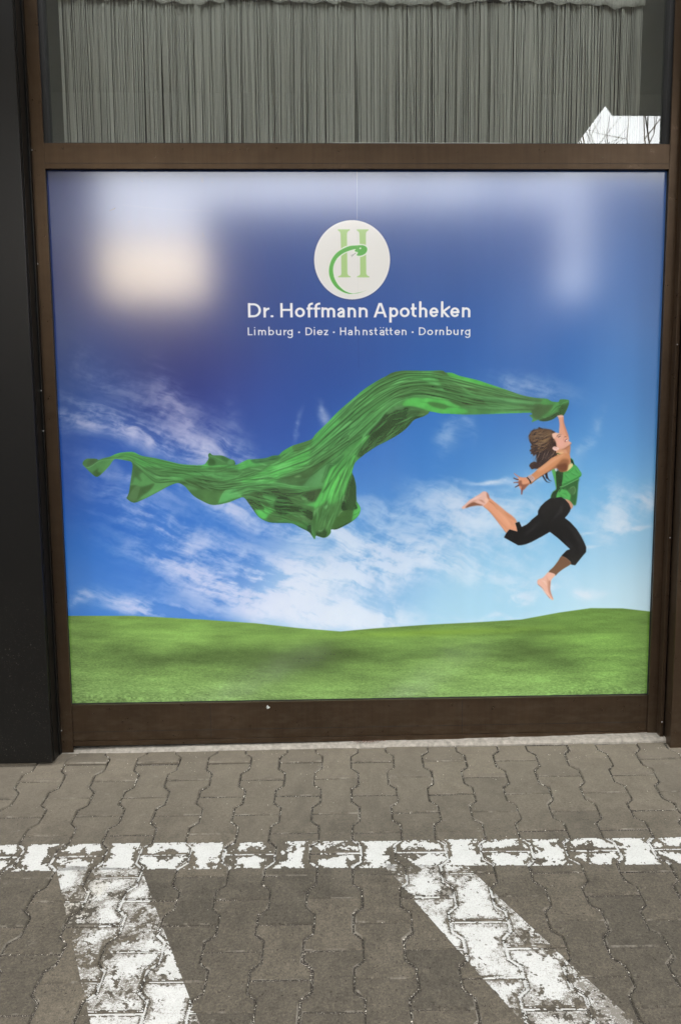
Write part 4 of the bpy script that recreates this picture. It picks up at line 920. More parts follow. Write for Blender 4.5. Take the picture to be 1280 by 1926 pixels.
    for q, c in (([(180, 690), (300, 620), (420, 560)], (250, 214, 202)), ([(360, 640), (420, 660), (470, 700)], (170, 112, 90)), ([(200, 700), (280, 660), (340, 650)], (214, 158, 136))):
        k(TH(q), .5, .5, c, 1.2, .7, mid=3)
    # soften and grain the figure like the rest of the print
    q = cv([(862, 778), (1112, 1135)]); fx0, fy0, fx1, fy1 = int(q[0, 0]), int(q[0, 1]), int(q[1, 0]), int(q[1, 1])
    reg = img[fy0:fy1, fx0:fx1]
    sf = np.stack([blur(np.ascontiguousarray(reg[..., c]), 1) for c in range(3)], -1)
    reg[:] = reg * .45 + sf * .55
    # --- emblem
    def TL(p): return tile(580, 405, 7.758, p)
    an = np.linspace(0, 2 * np.pi, 72, endpoint=False)
    disc = [(661.8 + 71.3 * math.cos(t), 488.2 + 74.6 * math.sin(t)) for t in an]
    ring = [(661.8 + 72.4 * math.cos(t), 488.5 + 75.7 * math.sin(t)) for t in an]
    poly(img, ring, (52, 62, 100), 1, .7, None, False)
    poly(img, disc, (246, 246, 243), 0, 1, None, False)
    poly(img, [(661.8 + 69.6 * math.cos(t), 488.3 + 72.9 * math.sin(t)) for t in an], (236, 234, 229), .6, 1, None, False)
    for dx, dy in ((0, 0), (275, 0)):
        f([(x + dx / 7.758 * (1 + .0), y) for x, y in TL([(425, 202), (602, 200), (600, 214), (570, 235), (560, 262), (562, 500), (566, 850), (580, 875), (612, 888), (612, 902), (430, 902), (430, 890), (470, 870), (478, 850), (474, 500), (466, 262), (455, 235), (425, 215)])], (176, 212, 138), .2, 1, False)
    snake = TL([(850, 1085), (790, 1110), (700, 1130), (640, 1138), (560, 1115), (500, 1080), (430, 1010), (380, 920), (360, 830), (360, 760), (375, 700), (420, 620), (490, 560), (560, 525), (640, 498), (690, 490), (672, 518), (720, 540), (700, 580), (760, 585), (820, 560), (850, 520), (855, 480), (830, 448), (780, 432), (700, 436), (600, 445), (500, 485), (410, 545), (350, 620), (315, 700), (298, 790), (305, 880), (340, 970), (400, 1050), (470, 1100), (540, 1132), (620, 1145), (720, 1132), (800, 1108)])
    halo = TL([(690, 1150), (560, 1150), (440, 1095), (340, 1000), (290, 880), (284, 780), (310, 670), (370, 575), (470, 485), (560, 440), (680, 418), (800, 418), (860, 455), (872, 500), (840, 565), (770, 602), (690, 598), (700, 560), (650, 530), (665, 505), (560, 540), (490, 578), (430, 635), (385, 710), (372, 780), (378, 860), (400, 930), (450, 1010), (520, 1075), (600, 1118)])
    f(halo, (240, 242, 232), .2); f(snake, (98, 182, 82), .2)
    f(TL([(740, 478), (755, 466), (768, 476), (752, 492)]), (240, 244, 232))
    k(TL([(690, 545), (650, 572), (612, 580)]), .5, .3, (50, 60, 50), .2)
    k(TL([(655, 570), (625, 605)]), .5, .3, (50, 60, 50), .2)
    # --- lettering: every glyph is a set of pen strokes clipped to its own box
    def arc(cx, cy, rx, ry, a0, a1, n=14): return [(cx + rx * math.cos(math.radians(t)), cy + ry * math.sin(math.radians(t))) for t in np.linspace(a0, a1, n)]
    xh = .70
    def glyphs(w):                              # w = pen width in cap heights; x runs 0..W, y up
        h = w / 2
        return {
            'D': lambda W: [[(h, 0), (h, 1)], [(h, 1 - h), (W * .42, 1 - h)] + arc(W * .42, .5, W * .58 - h, .5 - h, 90, -90) + [(h, h)]],
            'r': lambda W: [[(h, 0), (h, xh)], [(h, xh * .45)] + arc(W, xh * .45, W - h, xh * .55 - h, 180, 92)],
            '.': lambda W: [[(h, h), (W - h, h)]],
            'H': lambda W: [[(h, 0), (h, 1)], [(W - h, 0), (W - h, 1)], [(h, .52), (W - h, .52)]],
            'o': lambda W: [arc(W / 2, xh / 2, W / 2 - h, xh / 2 - h, 0, 360, 28)],
            'f': lambda W: [[(W * .38, 0), (W * .38, .78)] + arc(W * .95, .78, W * .57, 1.04 - .78 - h, 180, 90), [(0, xh - h), (W * .86, xh - h)]],
            'm': lambda W: [[(h, 0), (h, xh)], [(h, xh * .6)] + arc(h + (W / 2 - h) / 2, xh * .6, (W / 2 - h) / 2, xh * .4 - h, 180, 0) + [(W / 2, 0)], [(W / 2, xh * .6)] + arc(W / 2 + (W / 2 - h) / 2, xh * .6, (W / 2 - h) / 2, xh * .4 - h, 180, 0) + [(W - h, 0)]],
            'a': lambda W: [[(W - h, 0), (W - h, xh * .6)] + arc(W * .5, xh * .62, W * .5 - h, xh * .38 - h, 0, 150), [(W - h, xh * .56), (W * .5, xh * .54)] + arc(W * .46, xh * .27, W * .46 - h, xh * .27 - h * .6, 90, 270) + [(W * .62, h * .9), (W - h, xh * .2)]],
            'n': lambda W: [[(h, 0), (h, xh)], [(h, xh * .6)] + arc(W / 2, xh * .6, W / 2 - h, xh * .4 - h, 180, 0) + [(W - h, 0)]],
            'A': lambda W: [[(h * .7, -.1), (W / 2 - h * .2, 1.02)], [(W - h * .7, -.1), (W / 2 + h * .2, 1.02)], [(W * .22, .32), (W * .78, .32)]],
            'p': lambda W: [[(h, -.36), (h, xh)], arc(W / 2, xh / 2, W / 2 - h, xh / 2 - h, 0, 360, 28)],
            't': lambda W: [[(W * .42, .9), (W * .42, .22)] + arc(W * .42 + .2, .22, .2, .22 - h, 180, 265), [(0, xh - h), (W, xh - h)]],
            'h': lambda W: [[(h, 0), (h, 1.05)], [(h, xh * .6)] + arc(W / 2, xh * .6, W / 2 - h, xh * .4 - h, 180, 0) + [(W - h, 0)]],
            'e': lambda W: [[(h, xh * .5), (W - h, xh * .5)], arc(W / 2, xh / 2, W / 2 - h, xh / 2 - h, 0, 318, 26)],
            'k': lambda W: [[(h, 0), (h, 1.05)], [(h, xh * .5), (W - h * .6, xh + .02)], [(W * .3, xh * .55), (W - h * .7, -.04)]],
            'L': lambda W: [[(h, 0), (h, 1)], [(h, h), (W, h)]],
            'i': lambda W: [[(W / 2, 0), (W / 2, xh)], [(W / 2, .97), (W / 2, .98)]],
            'b': lambda W: [[(h, 0), (h, 1.05)], arc(W / 2, xh / 2, W / 2 - h, xh / 2 - h, 0, 360, 28)],
            'u': lambda W: [[(h, xh), (h, xh * .4)] + arc(W / 2, xh * .4, W / 2 - h, xh * .4 - h, 180, 360) + [(W - h, xh)], [(W - h, 0), (W - h, xh)]],
            'g': lambda W: [arc(W / 2, xh / 2, W / 2 - h, xh / 2 - h, 0, 360, 28), [(W - h, xh), (W - h, -.1)] + arc(W / 2, -.1, W / 2 - h, .2, 0, -150)],
            '*': lambda W: [[(W / 2, .38), (W / 2 + .001, .38)]],
            'z': lambda W: [[(0, xh - h), (W - h, xh - h), (h, h), (W, h)]],
            's': lambda W: [arc(W / 2, xh * .74, W / 2 - h, xh * .26 - h * .8, 30, 250, 14) + arc(W / 2, xh * .27, W / 2 - h, xh * .27 - h * .8, 80, -160, 14)],
            'ä': lambda W: [[(W - h, 0), (W - h, xh * .6)] + arc(W * .5, xh * .62, W * .5 - h, xh * .38 - h, 0, 150), [(W - h, xh * .56), (W * .5, xh * .54)] + arc(W * .46, xh * .27, W * .46 - h, xh * .27 - h * .6, 90, 270) + [(W * .62, h * .9), (W - h, xh * .2)], [(W * .2, .95), (W * .2, .951)], [(W * .8, .95), (W * .8, .951)]],
        }
    def letter(ch, x0_, x1_, base, cap, pen, dotr=1.0):
        w = pen / cap; W = (x1_ - x0_) / cap; G = glyphs(w)[ch](W)
        bx0, by0 = cv([(x0_ - 2, base + cap * .5)])[0]; bx1, _ = cv([(x1_ + 2, base)])[0]
        _, ty = cv([((x0_ + x1_) / 2, base - cap * 1.2)])[0]; by0 = cv([((x0_ + x1_) / 2, base + cap * .5)])[0][1]
        ix0, ix1, iy0, iy1 = int(bx0) - 1, int(bx1) + 2, int(ty) - 1, int(by0) + 2
        S = 3
        gy, gx = np.mgrid[iy0 * S:iy1 * S, ix0 * S:ix1 * S]
        gx = (gx + .5) / S; gy = (gy + .5) / S
        o = cv([(x0_, base)])[0]; s = cv([(x0_ + 10, base)])[0][0] - o[0]; s /= 10; sy = (o[1] - cv([(x0_, base - 10)])[0][1]) / 10
        ux = (gx - o[0]) / s / cap; uy = (o[1] - gy) / sy / cap
        d = np.full(ux.shape, 9.0)
        for st_ in G:
            for (ax, ay), (bx, by) in zip(st_[:-1], st_[1:]):
                vx, vy = bx - ax, by - ay; L2 = vx * vx + vy * vy + 1e-9
                tt = np.clip(((ux - ax) * vx + (uy - ay) * vy) / L2, 0, 1)
                d = np.minimum(d, np.hypot(ux - ax - tt * vx, (uy - ay - tt * vy) * 1.16))
        lim = w / 2 * (1.5 if ch == '*' else 1.0)
        if ch == '*': lim = .13
        m_ = (d < lim)
        if ch in 'DrHfmanAthkLibuz.': m_ &= (uy > 0)
        if ch in 'pg': m_ &= (uy > -.36)
        if ch in 'DHLA': m_ &= (uy < 1)
        if ch in 'rmnpu': m_ &= (uy < xh)
        m_ &= (ux > 0) & (ux < W)
        m_ = m_.astype(np.float32).reshape(iy1 - iy0, S, ix1 - ix0, S).mean((1, 3))
        paint(img, (iy0, ix0, np.clip(blur(m_, 1) * 1.3, 0, 1)), srgb((34, 44, 84)), .35)
        paint(img, (iy0, ix0, m_), srgb((247, 248, 249)))
    a_ = lambda v: 460 + v / 5.818
    b_ = lambda v: 670 + v / 5.818
    for ch, u, v, fn in (('D', 37, 180, a_), ('r', 205, 272, a_), ('.', 282, 316, a_), ('H', 390, 525, a_), ('o', 550, 660, a_), ('f', 678, 748, a_), ('f', 752, 828, a_), ('m', 838, 990, a_), ('a', 1012, 1095, a_), ('n', 1125, 1217, a_), ('n', 25, 123, b_),
                         ('A', 185, 335, b_), ('p', 358, 458, b_), ('o', 472, 582, b_), ('t', 592, 657, b_), ('h', 683, 775, b_), ('e', 797, 897, b_), ('k', 922, 1024, b_), ('e', 1025, 1127, b_), ('n', 1152, 1245, b_)):
        letter(ch, fn(u), fn(v), 596.9 - (fn(v) - 460) * .0009, 27.2, 4.7)
    for ch, u, v, fn in (('L', 35, 87, a_), ('i', 103, 119, a_), ('m', 147, 234, a_), ('b', 260, 322, a_), ('u', 343, 400, a_), ('r', 425, 462, a_), ('g', 466, 526, a_), ('*', 583, 607, a_), ('D', 665, 739, a_), ('i', 755, 771, a_), ('e', 790, 854, a_), ('z', 866, 914, a_), ('*', 963, 987, a_),
                         ('H', 1043, 1109, a_), ('a', 1128, 1180, a_), ('h', 1205, 1258, a_), ('n', 68, 120, b_), ('s', 140, 180, b_), ('t', 193, 230, b_), ('ä', 252, 305, b_), ('t', 313, 350, b_), ('t', 358, 396, b_), ('e', 415, 477, b_), ('n', 495, 547, b_), ('*', 602, 626, b_),
                         ('D', 683, 757, b_), ('o', 773, 837, b_), ('r', 862, 892, b_), ('n', 905, 957, b_), ('b', 983, 1042, b_), ('u', 1060, 1115, b_), ('r', 1143, 1172, b_), ('g', 1185, 1244, b_)):
        letter(ch, fn(u), fn(v), 630.4 - (fn(v) - 460) * .001, 14.8, 2.3)
    # --- seam of the two printed sheets, scuffs and pinholes
    k([(671, 318), (671.3, 412)], .8, .8, (190, 196, 214), 0, .55)
    k([(671.5, 430), (673, 560)], .6, .6, (214, 218, 210), 0, .4)
    k([(673.5, 600), (674, 690)], .6, .6, (40, 56, 110), 0, .5)
    k([(206, 396), (217, 391)], .5, 1.6, (70, 58, 60), 0, .8)
    for p, q in (((264, 338), (269, 342)), ((378, 332), (379, 342)), ((381, 333), (382, 343)), ((398, 342), (400, 343)), ((240, 417), (245, 416)), ((802, 362), (804, 363)), ((380, 437), (384, 445))):
        k([p, q], .6, .8, (90, 84, 96), 0, .6)
    k([(230, 385), (300, 392), (350, 395), (400, 397)], .4, .4, (120, 116, 128), .6, .35)
    return np.clip(img, 0, 1)
# ---------------------------------------------------------------- end of print


# ================================================================ ground surface
S1, S2, SX = 0.207, -0.0469, 0.0123          # fall of the forecourt away from the shop front


def gz(x, d):
    """height of the forecourt at x, d metres in front of the window plane"""
    if d < 0: return -S1 * d * .2 + SX * x
    if d <= 1.75: return -S1 * d - S2 * d * d + SX * x
    z1 = -S1 * 1.75 - S2 * 1.75 ** 2
    return z1 - 0.043 * min(d - 1.75, 3.0) - .004 * max(0, d - 4.75) + SX * max(-1.5, min(1.5, x)) * max(0, 1 - (d - 1.75) / 3)


PHI, PA, PX_0, PD_0, PK = -0.0322, 0.1381, 0.0363, 0.1305, 0.0979


def lat(u, k):                                # paving lattice -> x, d
    a, b = PX_0 + u * PA, PD_0 + k * PK
    return a + PHI * b, b - PHI * a


def unlat(x, d):
    a = (x - PHI * d) / (1 + PHI * PHI); b = (d + PHI * x) / (1 + PHI * PHI)
    return (a - PX_0) / PA, (b - PD_0) / PK


# ---------------------------------------------------------------- pavement
def sheet(name, xs, ds, dz, mat, parent=None):
    v = [(x, -d, gz(x, d) + dz) for d in ds for x in xs]; n = len(xs)
    f = [(j * n + i, j * n + i + 1, (j + 1) * n + i + 1, (j + 1) * n + i) for j in range(len(ds) - 1) for i in range(n - 1)]
    me = bpy.data.meshes.new(name); me.from_pydata(v, [], f); me.materials.append(mat); me.update()
    if me.polygons[0].normal.z < 0: me.flip_normals()
    o = bpy.data.objects.new(name, me); COL.objects.link(o)
    if parent: o.parent = parent
    return o


pavement = tag(sheet('pavement', np.linspace(-4, 4, 41), [0.0, .05, .1, .2, .3, .4, .5, .6, .7, .8, .9, 1, 1.1, 1.2, 1.3, 1.4, 1.5, 1.6, 1.8, 2.0, 2.4, 2.8, 3.4, 4, 5, 6], -.0045, M['sand']), kind='structure')
ground = tag(sheet('ground', [-300, -60, -20, -8, -4, 4, 8, 20, 60, 300], [-300, -30, -.5, 0, .5, 1.0, 1.5, 2, 3, 4.5, 6, 8, 12, 20, 40, 90, 300], -.05, M['asphalt']), kind='structure')

HW, NW = 0.0822, 0.0560                       # half width at the ends and at the waist of a paver
OUT = [(-HW, -.1), (HW, -.1), (HW, -.0635), (NW, -.0375), (NW, .0375), (HW, .0635), (HW, .1), (-HW, .1), (-HW, .0635), (-NW, .0375), (-NW, -.0375), (-HW, -.0635)]
GAP = 0.0021


def inset(p, e):
    n = len(p); o = []
    for i in range(n):
        a, b, c = np.array(p[i - 1]), np.array(p[i]), np.array(p[(i + 1) % n])
        d1 = (b - a) / np.linalg.norm(b - a); d2 = (c - b) / np.linalg.norm(c - b)
        n1 = np.array([-d1[1], d1[0]]); n2 = np.array([-d2[1], d2[0]])
        m = n1 + n2; m /= max(.35, np.dot(m, n1)) if np.dot(m, n1) > 1e-6 else 1
        o.append(tuple(b + m * e))
    return o


def clip_half(p, nx, ny, c):                  # keep nx*x + ny*y <= c
    o = []
    for i in range(len(p)):
        a, b = p[i], p[(i + 1) % len(p)]
        da, db = nx * a[0] + ny * a[1] - c, nx * b[0] + ny * b[1] - c
        if da <= 0: o.append(a)
        if (da < 0) != (db < 0) and abs(da - db) > 1e-9:
            t = da / (da - db); o.append((a[0] + (b[0] - a[0]) * t, a[1] + (b[1] - a[1]) * t))
    return o


def paver_mesh(outline, seed, name='paver'):
    r = random.Random(seed)
    p = [(x + r.uniform(-.0011, .0011), y + r.uniform(-.0011, .0011)) for x, y in outline]
    p = inset(p, GAP); q = inset(p, .0032 + r.uniform(0, .0012)); n = len(p)
    v = [(x, y, 0) for x, y in q] + [(x, y, -.0044) for x, y in p] + [(x, y, -.03) for x, y in p]
    f = [tuple(range(n))] + [(i + n, (i + 1) % n + n, (i + 1) % n, i) for i in range(n)] + [(i + 2 * n, (i + 1) % n + 2 * n, (i + 1) % n + n, i + n) for i in range(n)]
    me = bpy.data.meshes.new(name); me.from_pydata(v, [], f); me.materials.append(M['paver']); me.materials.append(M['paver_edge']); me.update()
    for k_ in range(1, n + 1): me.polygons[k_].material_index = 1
    return me


variants = [paver_mesh(OUT, s) for s in range(8)]
PLACE = {}                                    # (column, row) -> matrix of that paver


def paver_matrix(i, k):
    if (i, k) in PLACE: return PLACE[(i, k)]
    r = random.Random(i * 977 + k * 131 + 5)
    x, d = lat(i, k); e = .05
    sy = -(gz(x, d + e) - gz(x, d - e)) / (2 * e); sx = (gz(x + e, d) - gz(x - e, d)) / (2 * e)
    m = Matrix.Translation((x + r.gauss(0, .0008), -d + r.gauss(0, .0008), gz(x, d) + r.gauss(0, .0011))) @ Euler((math.atan(sy) + r.gauss(0, .006), -math.atan(sx) + r.gauss(0, .007), -PHI * -1 * 1.0 + r.gauss(0, .004))).to_matrix().to_4x4()
    PLACE[(i, k)] = m
    return m


cells = []
for i in range(-24, 25):
    for k in range(-3, 44):
        if (i + k) % 2 == 0: continue
        x, d = lat(i, k)
        if d < -.03 or d > 4.2 or abs(x) > 3.2: continue
        cells.append((abs(x + .1) * 1.5 + max(0, d) * 1.0 + (0 if d < 1.55 else 1.2), i, k))
cells.sort()
EDGE = 0.040                                 # pavers are cut to this line in front of the wall
rest = bmesh.new()
for rank, (w_, i, k) in enumerate(cells):
    m = paver_matrix(i, k); x, d = lat(i, k)
    me = variants[(i * 7 + k * 3) % 8]
    if d - .1 < EDGE + .018 * x + .012:
        loc = (m.inverted() @ Vector((x, -(EDGE + .018 * x), gz(x, EDGE))))
        pl = clip_half(OUT, 0.0, 1.0, loc.y)
        if len(pl) < 3 or max(a[1] for a in pl) - min(a[1] for a in pl) < .022: continue
        keep = []
        for a in pl:
            if not keep or math.hypot(a[0] - keep[-1][0], a[1] - keep[-1][1]) > .006: keep.append(a)
        me = paver_mesh(keep, i * 31 + k)
    if rank < 290:
        o = bpy.data.objects.new('paver', me); COL.objects.link(o); o.parent = pavement; o.matrix_world = m
    else:
        vs = [rest.verts.new(m @ v.co) for v in me.vertices]
        for p in me.polygons: rest.faces.new([vs[j] for j in p.vertices])
me = bpy.data.meshes.new('outer_pavers'); rest.to_mesh(me); rest.free(); me.materials.append(M['paver'])
o = bpy.data.objects.new('outer_pavers', me); COL.objects.link(o); o.parent = pavement; o['kind'] = 'stuff'

# ---------------------------------------------------------------- painted parking lines
def edge_dist(lx, ly):
    """distance inside the outline of a paver (negative outside)"""
    best = 9; n = len(OUT); inside = False
    for i in range(n):
        (ax, ay), (bx, by) = OUT[i], OUT[(i + 1) % n]
        vx, vy = bx - ax, by - ay; t = max(0, min(1, ((lx - ax) * vx + (ly - ay) * vy) / (vx * vx + vy * vy)))
        best = min(best, math.hypot(lx - ax - t * vx, ly - ay - t * vy))
        if (ay > ly) != (by > ly) and lx < ax + (ly - ay) * vx / vy: inside = not inside
    return best if inside else -best


def paint_line(name, quad, mode, cell=.0032):
    """quad: near-left, near-right, far-right, far-left as (x, d); real flakes of paint, lifted off the stone"""
    q = [np.array(p, float) for p in quad]
    L = max(np.linalg.norm(q[1] - q[0]), np.linalg.norm(q[2] - q[3])); Wd = max(np.linalg.norm(q[3] - q[0]), np.linalg.norm(q[2] - q[1]))
    nu, nv = int(L / cell), int(Wd / cell)
    U, V = np.meshgrid((np.arange(nu + 1)) / nu, (np.arange(nv + 1)) / nv)
    P = ((1 - U) * (1 - V))[..., None] * q[0] + (U * (1 - V))[..., None] * q[1] + (U * V)[..., None] * q[2] + ((1 - U) * V)[..., None] * q[3]
    Xc = (P[:-1, :-1] + P[1:, 1:]) / 2
    px, pd = Xc[..., 0], Xc[..., 1]
    n1 = fbm(px * 38 + 50, pd * 38 + 50, 301, 5, .62); n2 = fbm(px * 9 + 9, pd * 9 + 3, 331, 4, .55); n3 = fbm(px * 120 + 9, pd * 120 + 3, 351, 3, .6)
    vid = {}; verts = []; faces = []; wear = []
    def vert(a, b, i, k, z):
        key = (a, b, i, k, z > 0)
        if key not in vid:
            x, d = P[a, b]; zz = gz(x, d) - .0025 if i is None else None
            if zz is None:
                m = PLACE[(i, k)]; nrm = m.to_3x3() @ Vector((0, 0, 1)); o_ = m.translation
                zz = o_.z - (nrm.x * (x - o_.x) + nrm.y * (-d - o_.y)) / nrm.z + .0006
            vid[key] = len(verts); verts.append((x, -d, zz))
        return vid[key]
    for a in range(nv):
        for b in range(nu):
            x, d = Xc[a, b]
            u, k = unlat(x, d); hit = None
            for i in (math.floor(u), math.floor(u) + 1):
                for kk in range(math.floor(k) - 1, math.floor(k) + 3):
                    if (i + kk) % 2 == 0: continue
                    e = edge_dist((u - i) * PA, -(k - kk) * PK * 1.0215)
                    if hit is None or e > hit[0]: hit = (e, i, kk)
            e, i, kk = hit
            A, B, C3 = n1[a, b] - .5, n2[a, b] - .5, n3[a, b] - .5
            if (i, kk) not in PLACE: continue
            ew = math.exp(-max(0, e) / .017)                    # paint goes first along the joints
            if mode == 'band':
                keep = (.42 - ew * 1.15 + A * 1.5 + B * .9 + C3 * .5) > 0
                w = .14 + max(0, .35 * (B + .1)) + .2 * ew
            else:
                keep = (.33 - ew * 1.2 + A * 1.15 + B * 1.35 + C3 * 1.0) > 0
                w = .36 + .34 * sstep(-.12, .16, -B) + A * .5 + .18 * sstep(.4, 1.0, d - .55) + .2 * ew
                if not keep and A + B * .6 + C3 > -.16 and e > .009:
                    keep = True; w = .66 + .22 * sstep(-.1, .2, -A)
            if e < .0052:
                keep = e > -.004 and (A * 1.2 + B + C3 * .8 + (.10 if mode == 'band' else .06)) > 0
                w = .25
                if e < .0034 and keep:
                    faces.append((vert(a, b, None, 0, -1), vert(a, b + 1, None, 0, -1), vert(a + 1, b + 1, None, 0, -1), vert(a + 1, b, None, 0, -1))); wear.append(w)
                    continue
                keep = keep and C3 > -.02
            if min(a, nv - 1 - a, *((b, nu - 1 - b) if mode != 'band' else ())) < 1 + 2 * (A > .1) and C3 + A * .5 < -.06: keep = False
            if not keep: continue
            faces.append((vert(a, b, i, kk, 1), vert(a, b + 1, i, kk, 1), vert(a + 1, b + 1, i, kk, 1), vert(a + 1, b, i, kk, 1)))
            wear.append(float(min(1, max(0, w))))
    me = bpy.data.meshes.new(name); me.from_pydata(verts, [], faces); me.materials.append(M['paint']); me.update()
    at = me.attributes.new('wear', 'FLOAT', 'POINT')
    arr = np.zeros(len(verts)); cnt = np.zeros(len(verts))
    for f, w in zip(faces, wear):
        for j in f: arr[j] += w; cnt[j] += 1
    at.data.foreach_set('value', (arr / np.maximum(1, cnt)).astype(np.float32))
    if me.polygons[0].normal.z < 0: me.flip_normals()
    o = bpy.data.objects.new(name, me); COL.objects.link(o)
    return o


def lk(x, row):                               # x and paving row -> ground point
    b = PD_0 + row * PK; a = (x - PHI * b)
    return (a + PHI * b, b - PHI * a)


tag(paint_line('parking_line', [lk(-1.75, 5.685), lk(1.6, 5.685), lk(1.6, 4.43), lk(-1.75, 4.43)], 'band'),
    'worn white painted line running across the paving, parallel to the shop window', 'parking line', 'white parking lines')
tag(paint_line('parking_line', [(-.298, 2.13), (-.037, 2.13), (-.7345, .661), (-1.0135, .629)], 'diagonal'),
    'worn white diagonal line on the left, widening towards the bottom edge', 'parking line', 'white parking lines')
tag(paint_line('parking_line', [(.756, 2.13), (1.038, 2.13), (.293, .703), (.027, .669)], 'diagonal'),
    'worn white diagonal line on the right, slanting down to the bottom right corner', 'parking line', 'white parking lines')

# ---------------------------------------------------------------- grit in the joints, leaves, concrete edge
gr = random.Random(3); bm = bmesh.new()


def grain(x, d, z, r):
    vs = [bm.verts.new((x + gr.uniform(-r, r), -d + gr.uniform(-r, r), z + gr.uniform(0, r * 1.4))) for _ in range(3)] + [bm.verts.new((x, -d, z + r * 1.5)), bm.verts.new((x + gr.uniform(-r, r), -d + gr.uniform(-r, r), z))]
    for t in ((0, 1, 3), (1, 2, 3), (2, 0, 3), (0, 4, 1), (1, 4, 2)):
        bm.faces.new([vs[j] for j in t])


for _ in range(9500):
    i = gr.randint(-12, 12); k = gr.randint(-1, 17)
    if (i + k) % 2 == 0: continue
    x0_, d0_ = lat(i, k)
    if abs(x0_) > 1.7: continue
    dens = fbm(np.array([x0_ * 2.3 + 20]), np.array([d0_ * 2.3 + 20]), 611, 3)[0]
    if gr.random() > .25 + 1.6 * max(0, dens - .4): continue
    j = gr.choice([1, 2, 3, 4, 5, 0, 1, 3, 2, 4]); (ax, ay), (bx, by) = OUT[j], OUT[(j + 1) % 12]; t = gr.random()
    lx, ly = ax + (bx - ax) * t, ay + (by - ay) * t
    lx += gr.gauss(0, .0008); ly += gr.gauss(0, .0008)
    p = paver_matrix(i, k) @ Vector((lx, ly, 0))
    if p.y > -.035: continue
    grain(p.x, -p.y, p.z - .0036, gr.uniform(.0009, .0026))
for _ in range(420):
    x, d = gr.uniform(-1.6, 1.4), .03 + abs(gr.gauss(0, .28))
    if d > 1.4: continue
    if gr.random() < .5: d = .04 + gr.random() * .12
    grain(x, d, gz(x, d) + .0002, gr.uniform(.0006, .0017))
me = bpy.data.meshes.new('grit'); bm.to_mesh(me); bm.free(); me.materials.append(M['grit'])
o = bpy.data.objects.new('grit', me); COL.objects.link(o); tag(o, 'pale grit lying in the paving joints', 'grit', kind='stuff')

bm = bmesh.new(); n = 150                     # rough concrete edge between paving and shop front
prof = [(-.03, -.02), (-.03, .012), (.012, .0145), (.030, .010), (.036, .0), (.036, -.03)]
rows = []
for a in range(n + 1):
    x = -1.6 + 3.2 * a / n; r1 = fbm(np.array([x * 9 + 30]), np.array([0.3]), 701, 4)[0] - .5; r2 = fbm(np.array([x * 30 + 3]), np.array([4.3]), 702, 4)[0] - .5
    rows.append([bm.verts.new((x, -(d * (1 + .25 * r1) + (.018 * x + .006 if d > .02 else 0) + (r2 * .012 if d > .01 else 0)), gz(x, .03) + z - .002 + (r1 * .006 + r2 * .004 if z > 0 else 0))) for d, z in prof])
for a in range(n):
    for b in range(len(prof) - 1): bm.faces.new([rows[a][b], rows[a][b + 1], rows[a + 1][b + 1], rows[a + 1][b]])
bmesh.ops.recalc_face_normals(bm, faces=bm.faces)
me = bpy.data.meshes.new('concrete_edge'); bm.to_mesh(me); bm.free(); me.materials.append(M['mortar'])
o = bpy.data.objects.new('concrete_edge', me); COL.objects.link(o); o['kind'] = 'structure'

bm = bmesh.new()
for _ in range(70):
    x = .03 + gr.gauss(0, .028); d = .028 + gr.gauss(0, .006); z = gz(x, .03) + .013 + gr.uniform(0, .004); r = gr.uniform(.002, .005); a = gr.uniform(0, 6.3)
    vs = [bm.verts.new((x + r * math.cos(a + t) * s, -d + r * math.sin(a + t) * s * .6, z + gr.uniform(0, .003))) for t, s in ((0, 1.3), (1.5, .6), (3.1, 1.2), (4.6, .6))]
    bm.faces.new(vs)
me = bpy.data.meshes.new('leaf_crumbs'); bm.to_mesh(me); bm.free(); me.materials.append(M['leaf'])
o = bpy.data.objects.new('leaf_crumbs', me); COL.objects.link(o); tag(o, 'small heap of brown leaf crumbs on the concrete edge below the brown panel', 'leaf crumbs', kind='stuff')

# ================================================================ shop front
TOP = 3.12
front = tag(empty('shop_window_frame', (0, 0, 0)), 'bronze brown aluminium window frame with transom and kick panel around the poster', 'window frame')
MB().box(-1.1893, -1.1433, -.020, -.0140, -.016, TOP, .0012).box(-1.1893, -1.1530, -.0138, .06, -.016, TOP).build('jamb', M['bronze'], front)
MB().box(1.1472, 1.1985, -.020, -.0140, -.016, TOP, .0012).box(1.1560, 1.1985, -.0138, .06, -.016, TOP).build('jamb', M['bronze'], front)
MB().box(-1.1528, 1.1558, -.0180, -.008, 2.1973, 2.2867, .0015).box(-1.1528, 1.1558, -.0078, .05, 2.2065, 2.2864).build('transom', M['bronze'], front)
MB().box(-1.1526, 1.1556, -.0186, -.0179, 2.2165, 2.2176).build('transom_groove', M['rubber'], front)
MB().box(-1.1526, 1.1556, -.0128, -.0119, .0640, .0650).box(-.602, -.6008, -.0126, -.0119, .03, .169).box(.3990, .4002, -.0126, -.0119, .03, .169).build('panel_groove', M['rubber'], front)
kp = MB()
kp.box(-1.1528, 1.1558, -.012, .05, .028, .1700, .0012)
kp.box(-1.1528, 1.1558, -.0165, .05, .0085, .0275, .0012)
kp.box(-1.1528, 1.1558, -.0155, .05, .1703, .1765, .001)
kp.build('kick_panel', M['bronze'], front)
MB().box(-1.1528, 1.1558, -.0180, .05, TOP - .06, TOP, .002).build('top_rail', M['bronze'], front)
MB().box(-1.1980, -1.1960, -.030, .04, -.02, TOP, .0005).build('channel', M['rubber'], front)
MB().box(-1.1955, -1.1898, -.034, .04, -.02, TOP, .0012).build('channel_edge', M['black'], front)
MB().box(1.1842, 1.1975, -.052, -.0205, -.01, TOP, .0012).build('side_profile', M['bronze'], front)
MB().box(1.1990, 1.2035, -.040, .05, -.01, TOP, .0005).build('channel', M['rubber'], front)
g_ = MB()
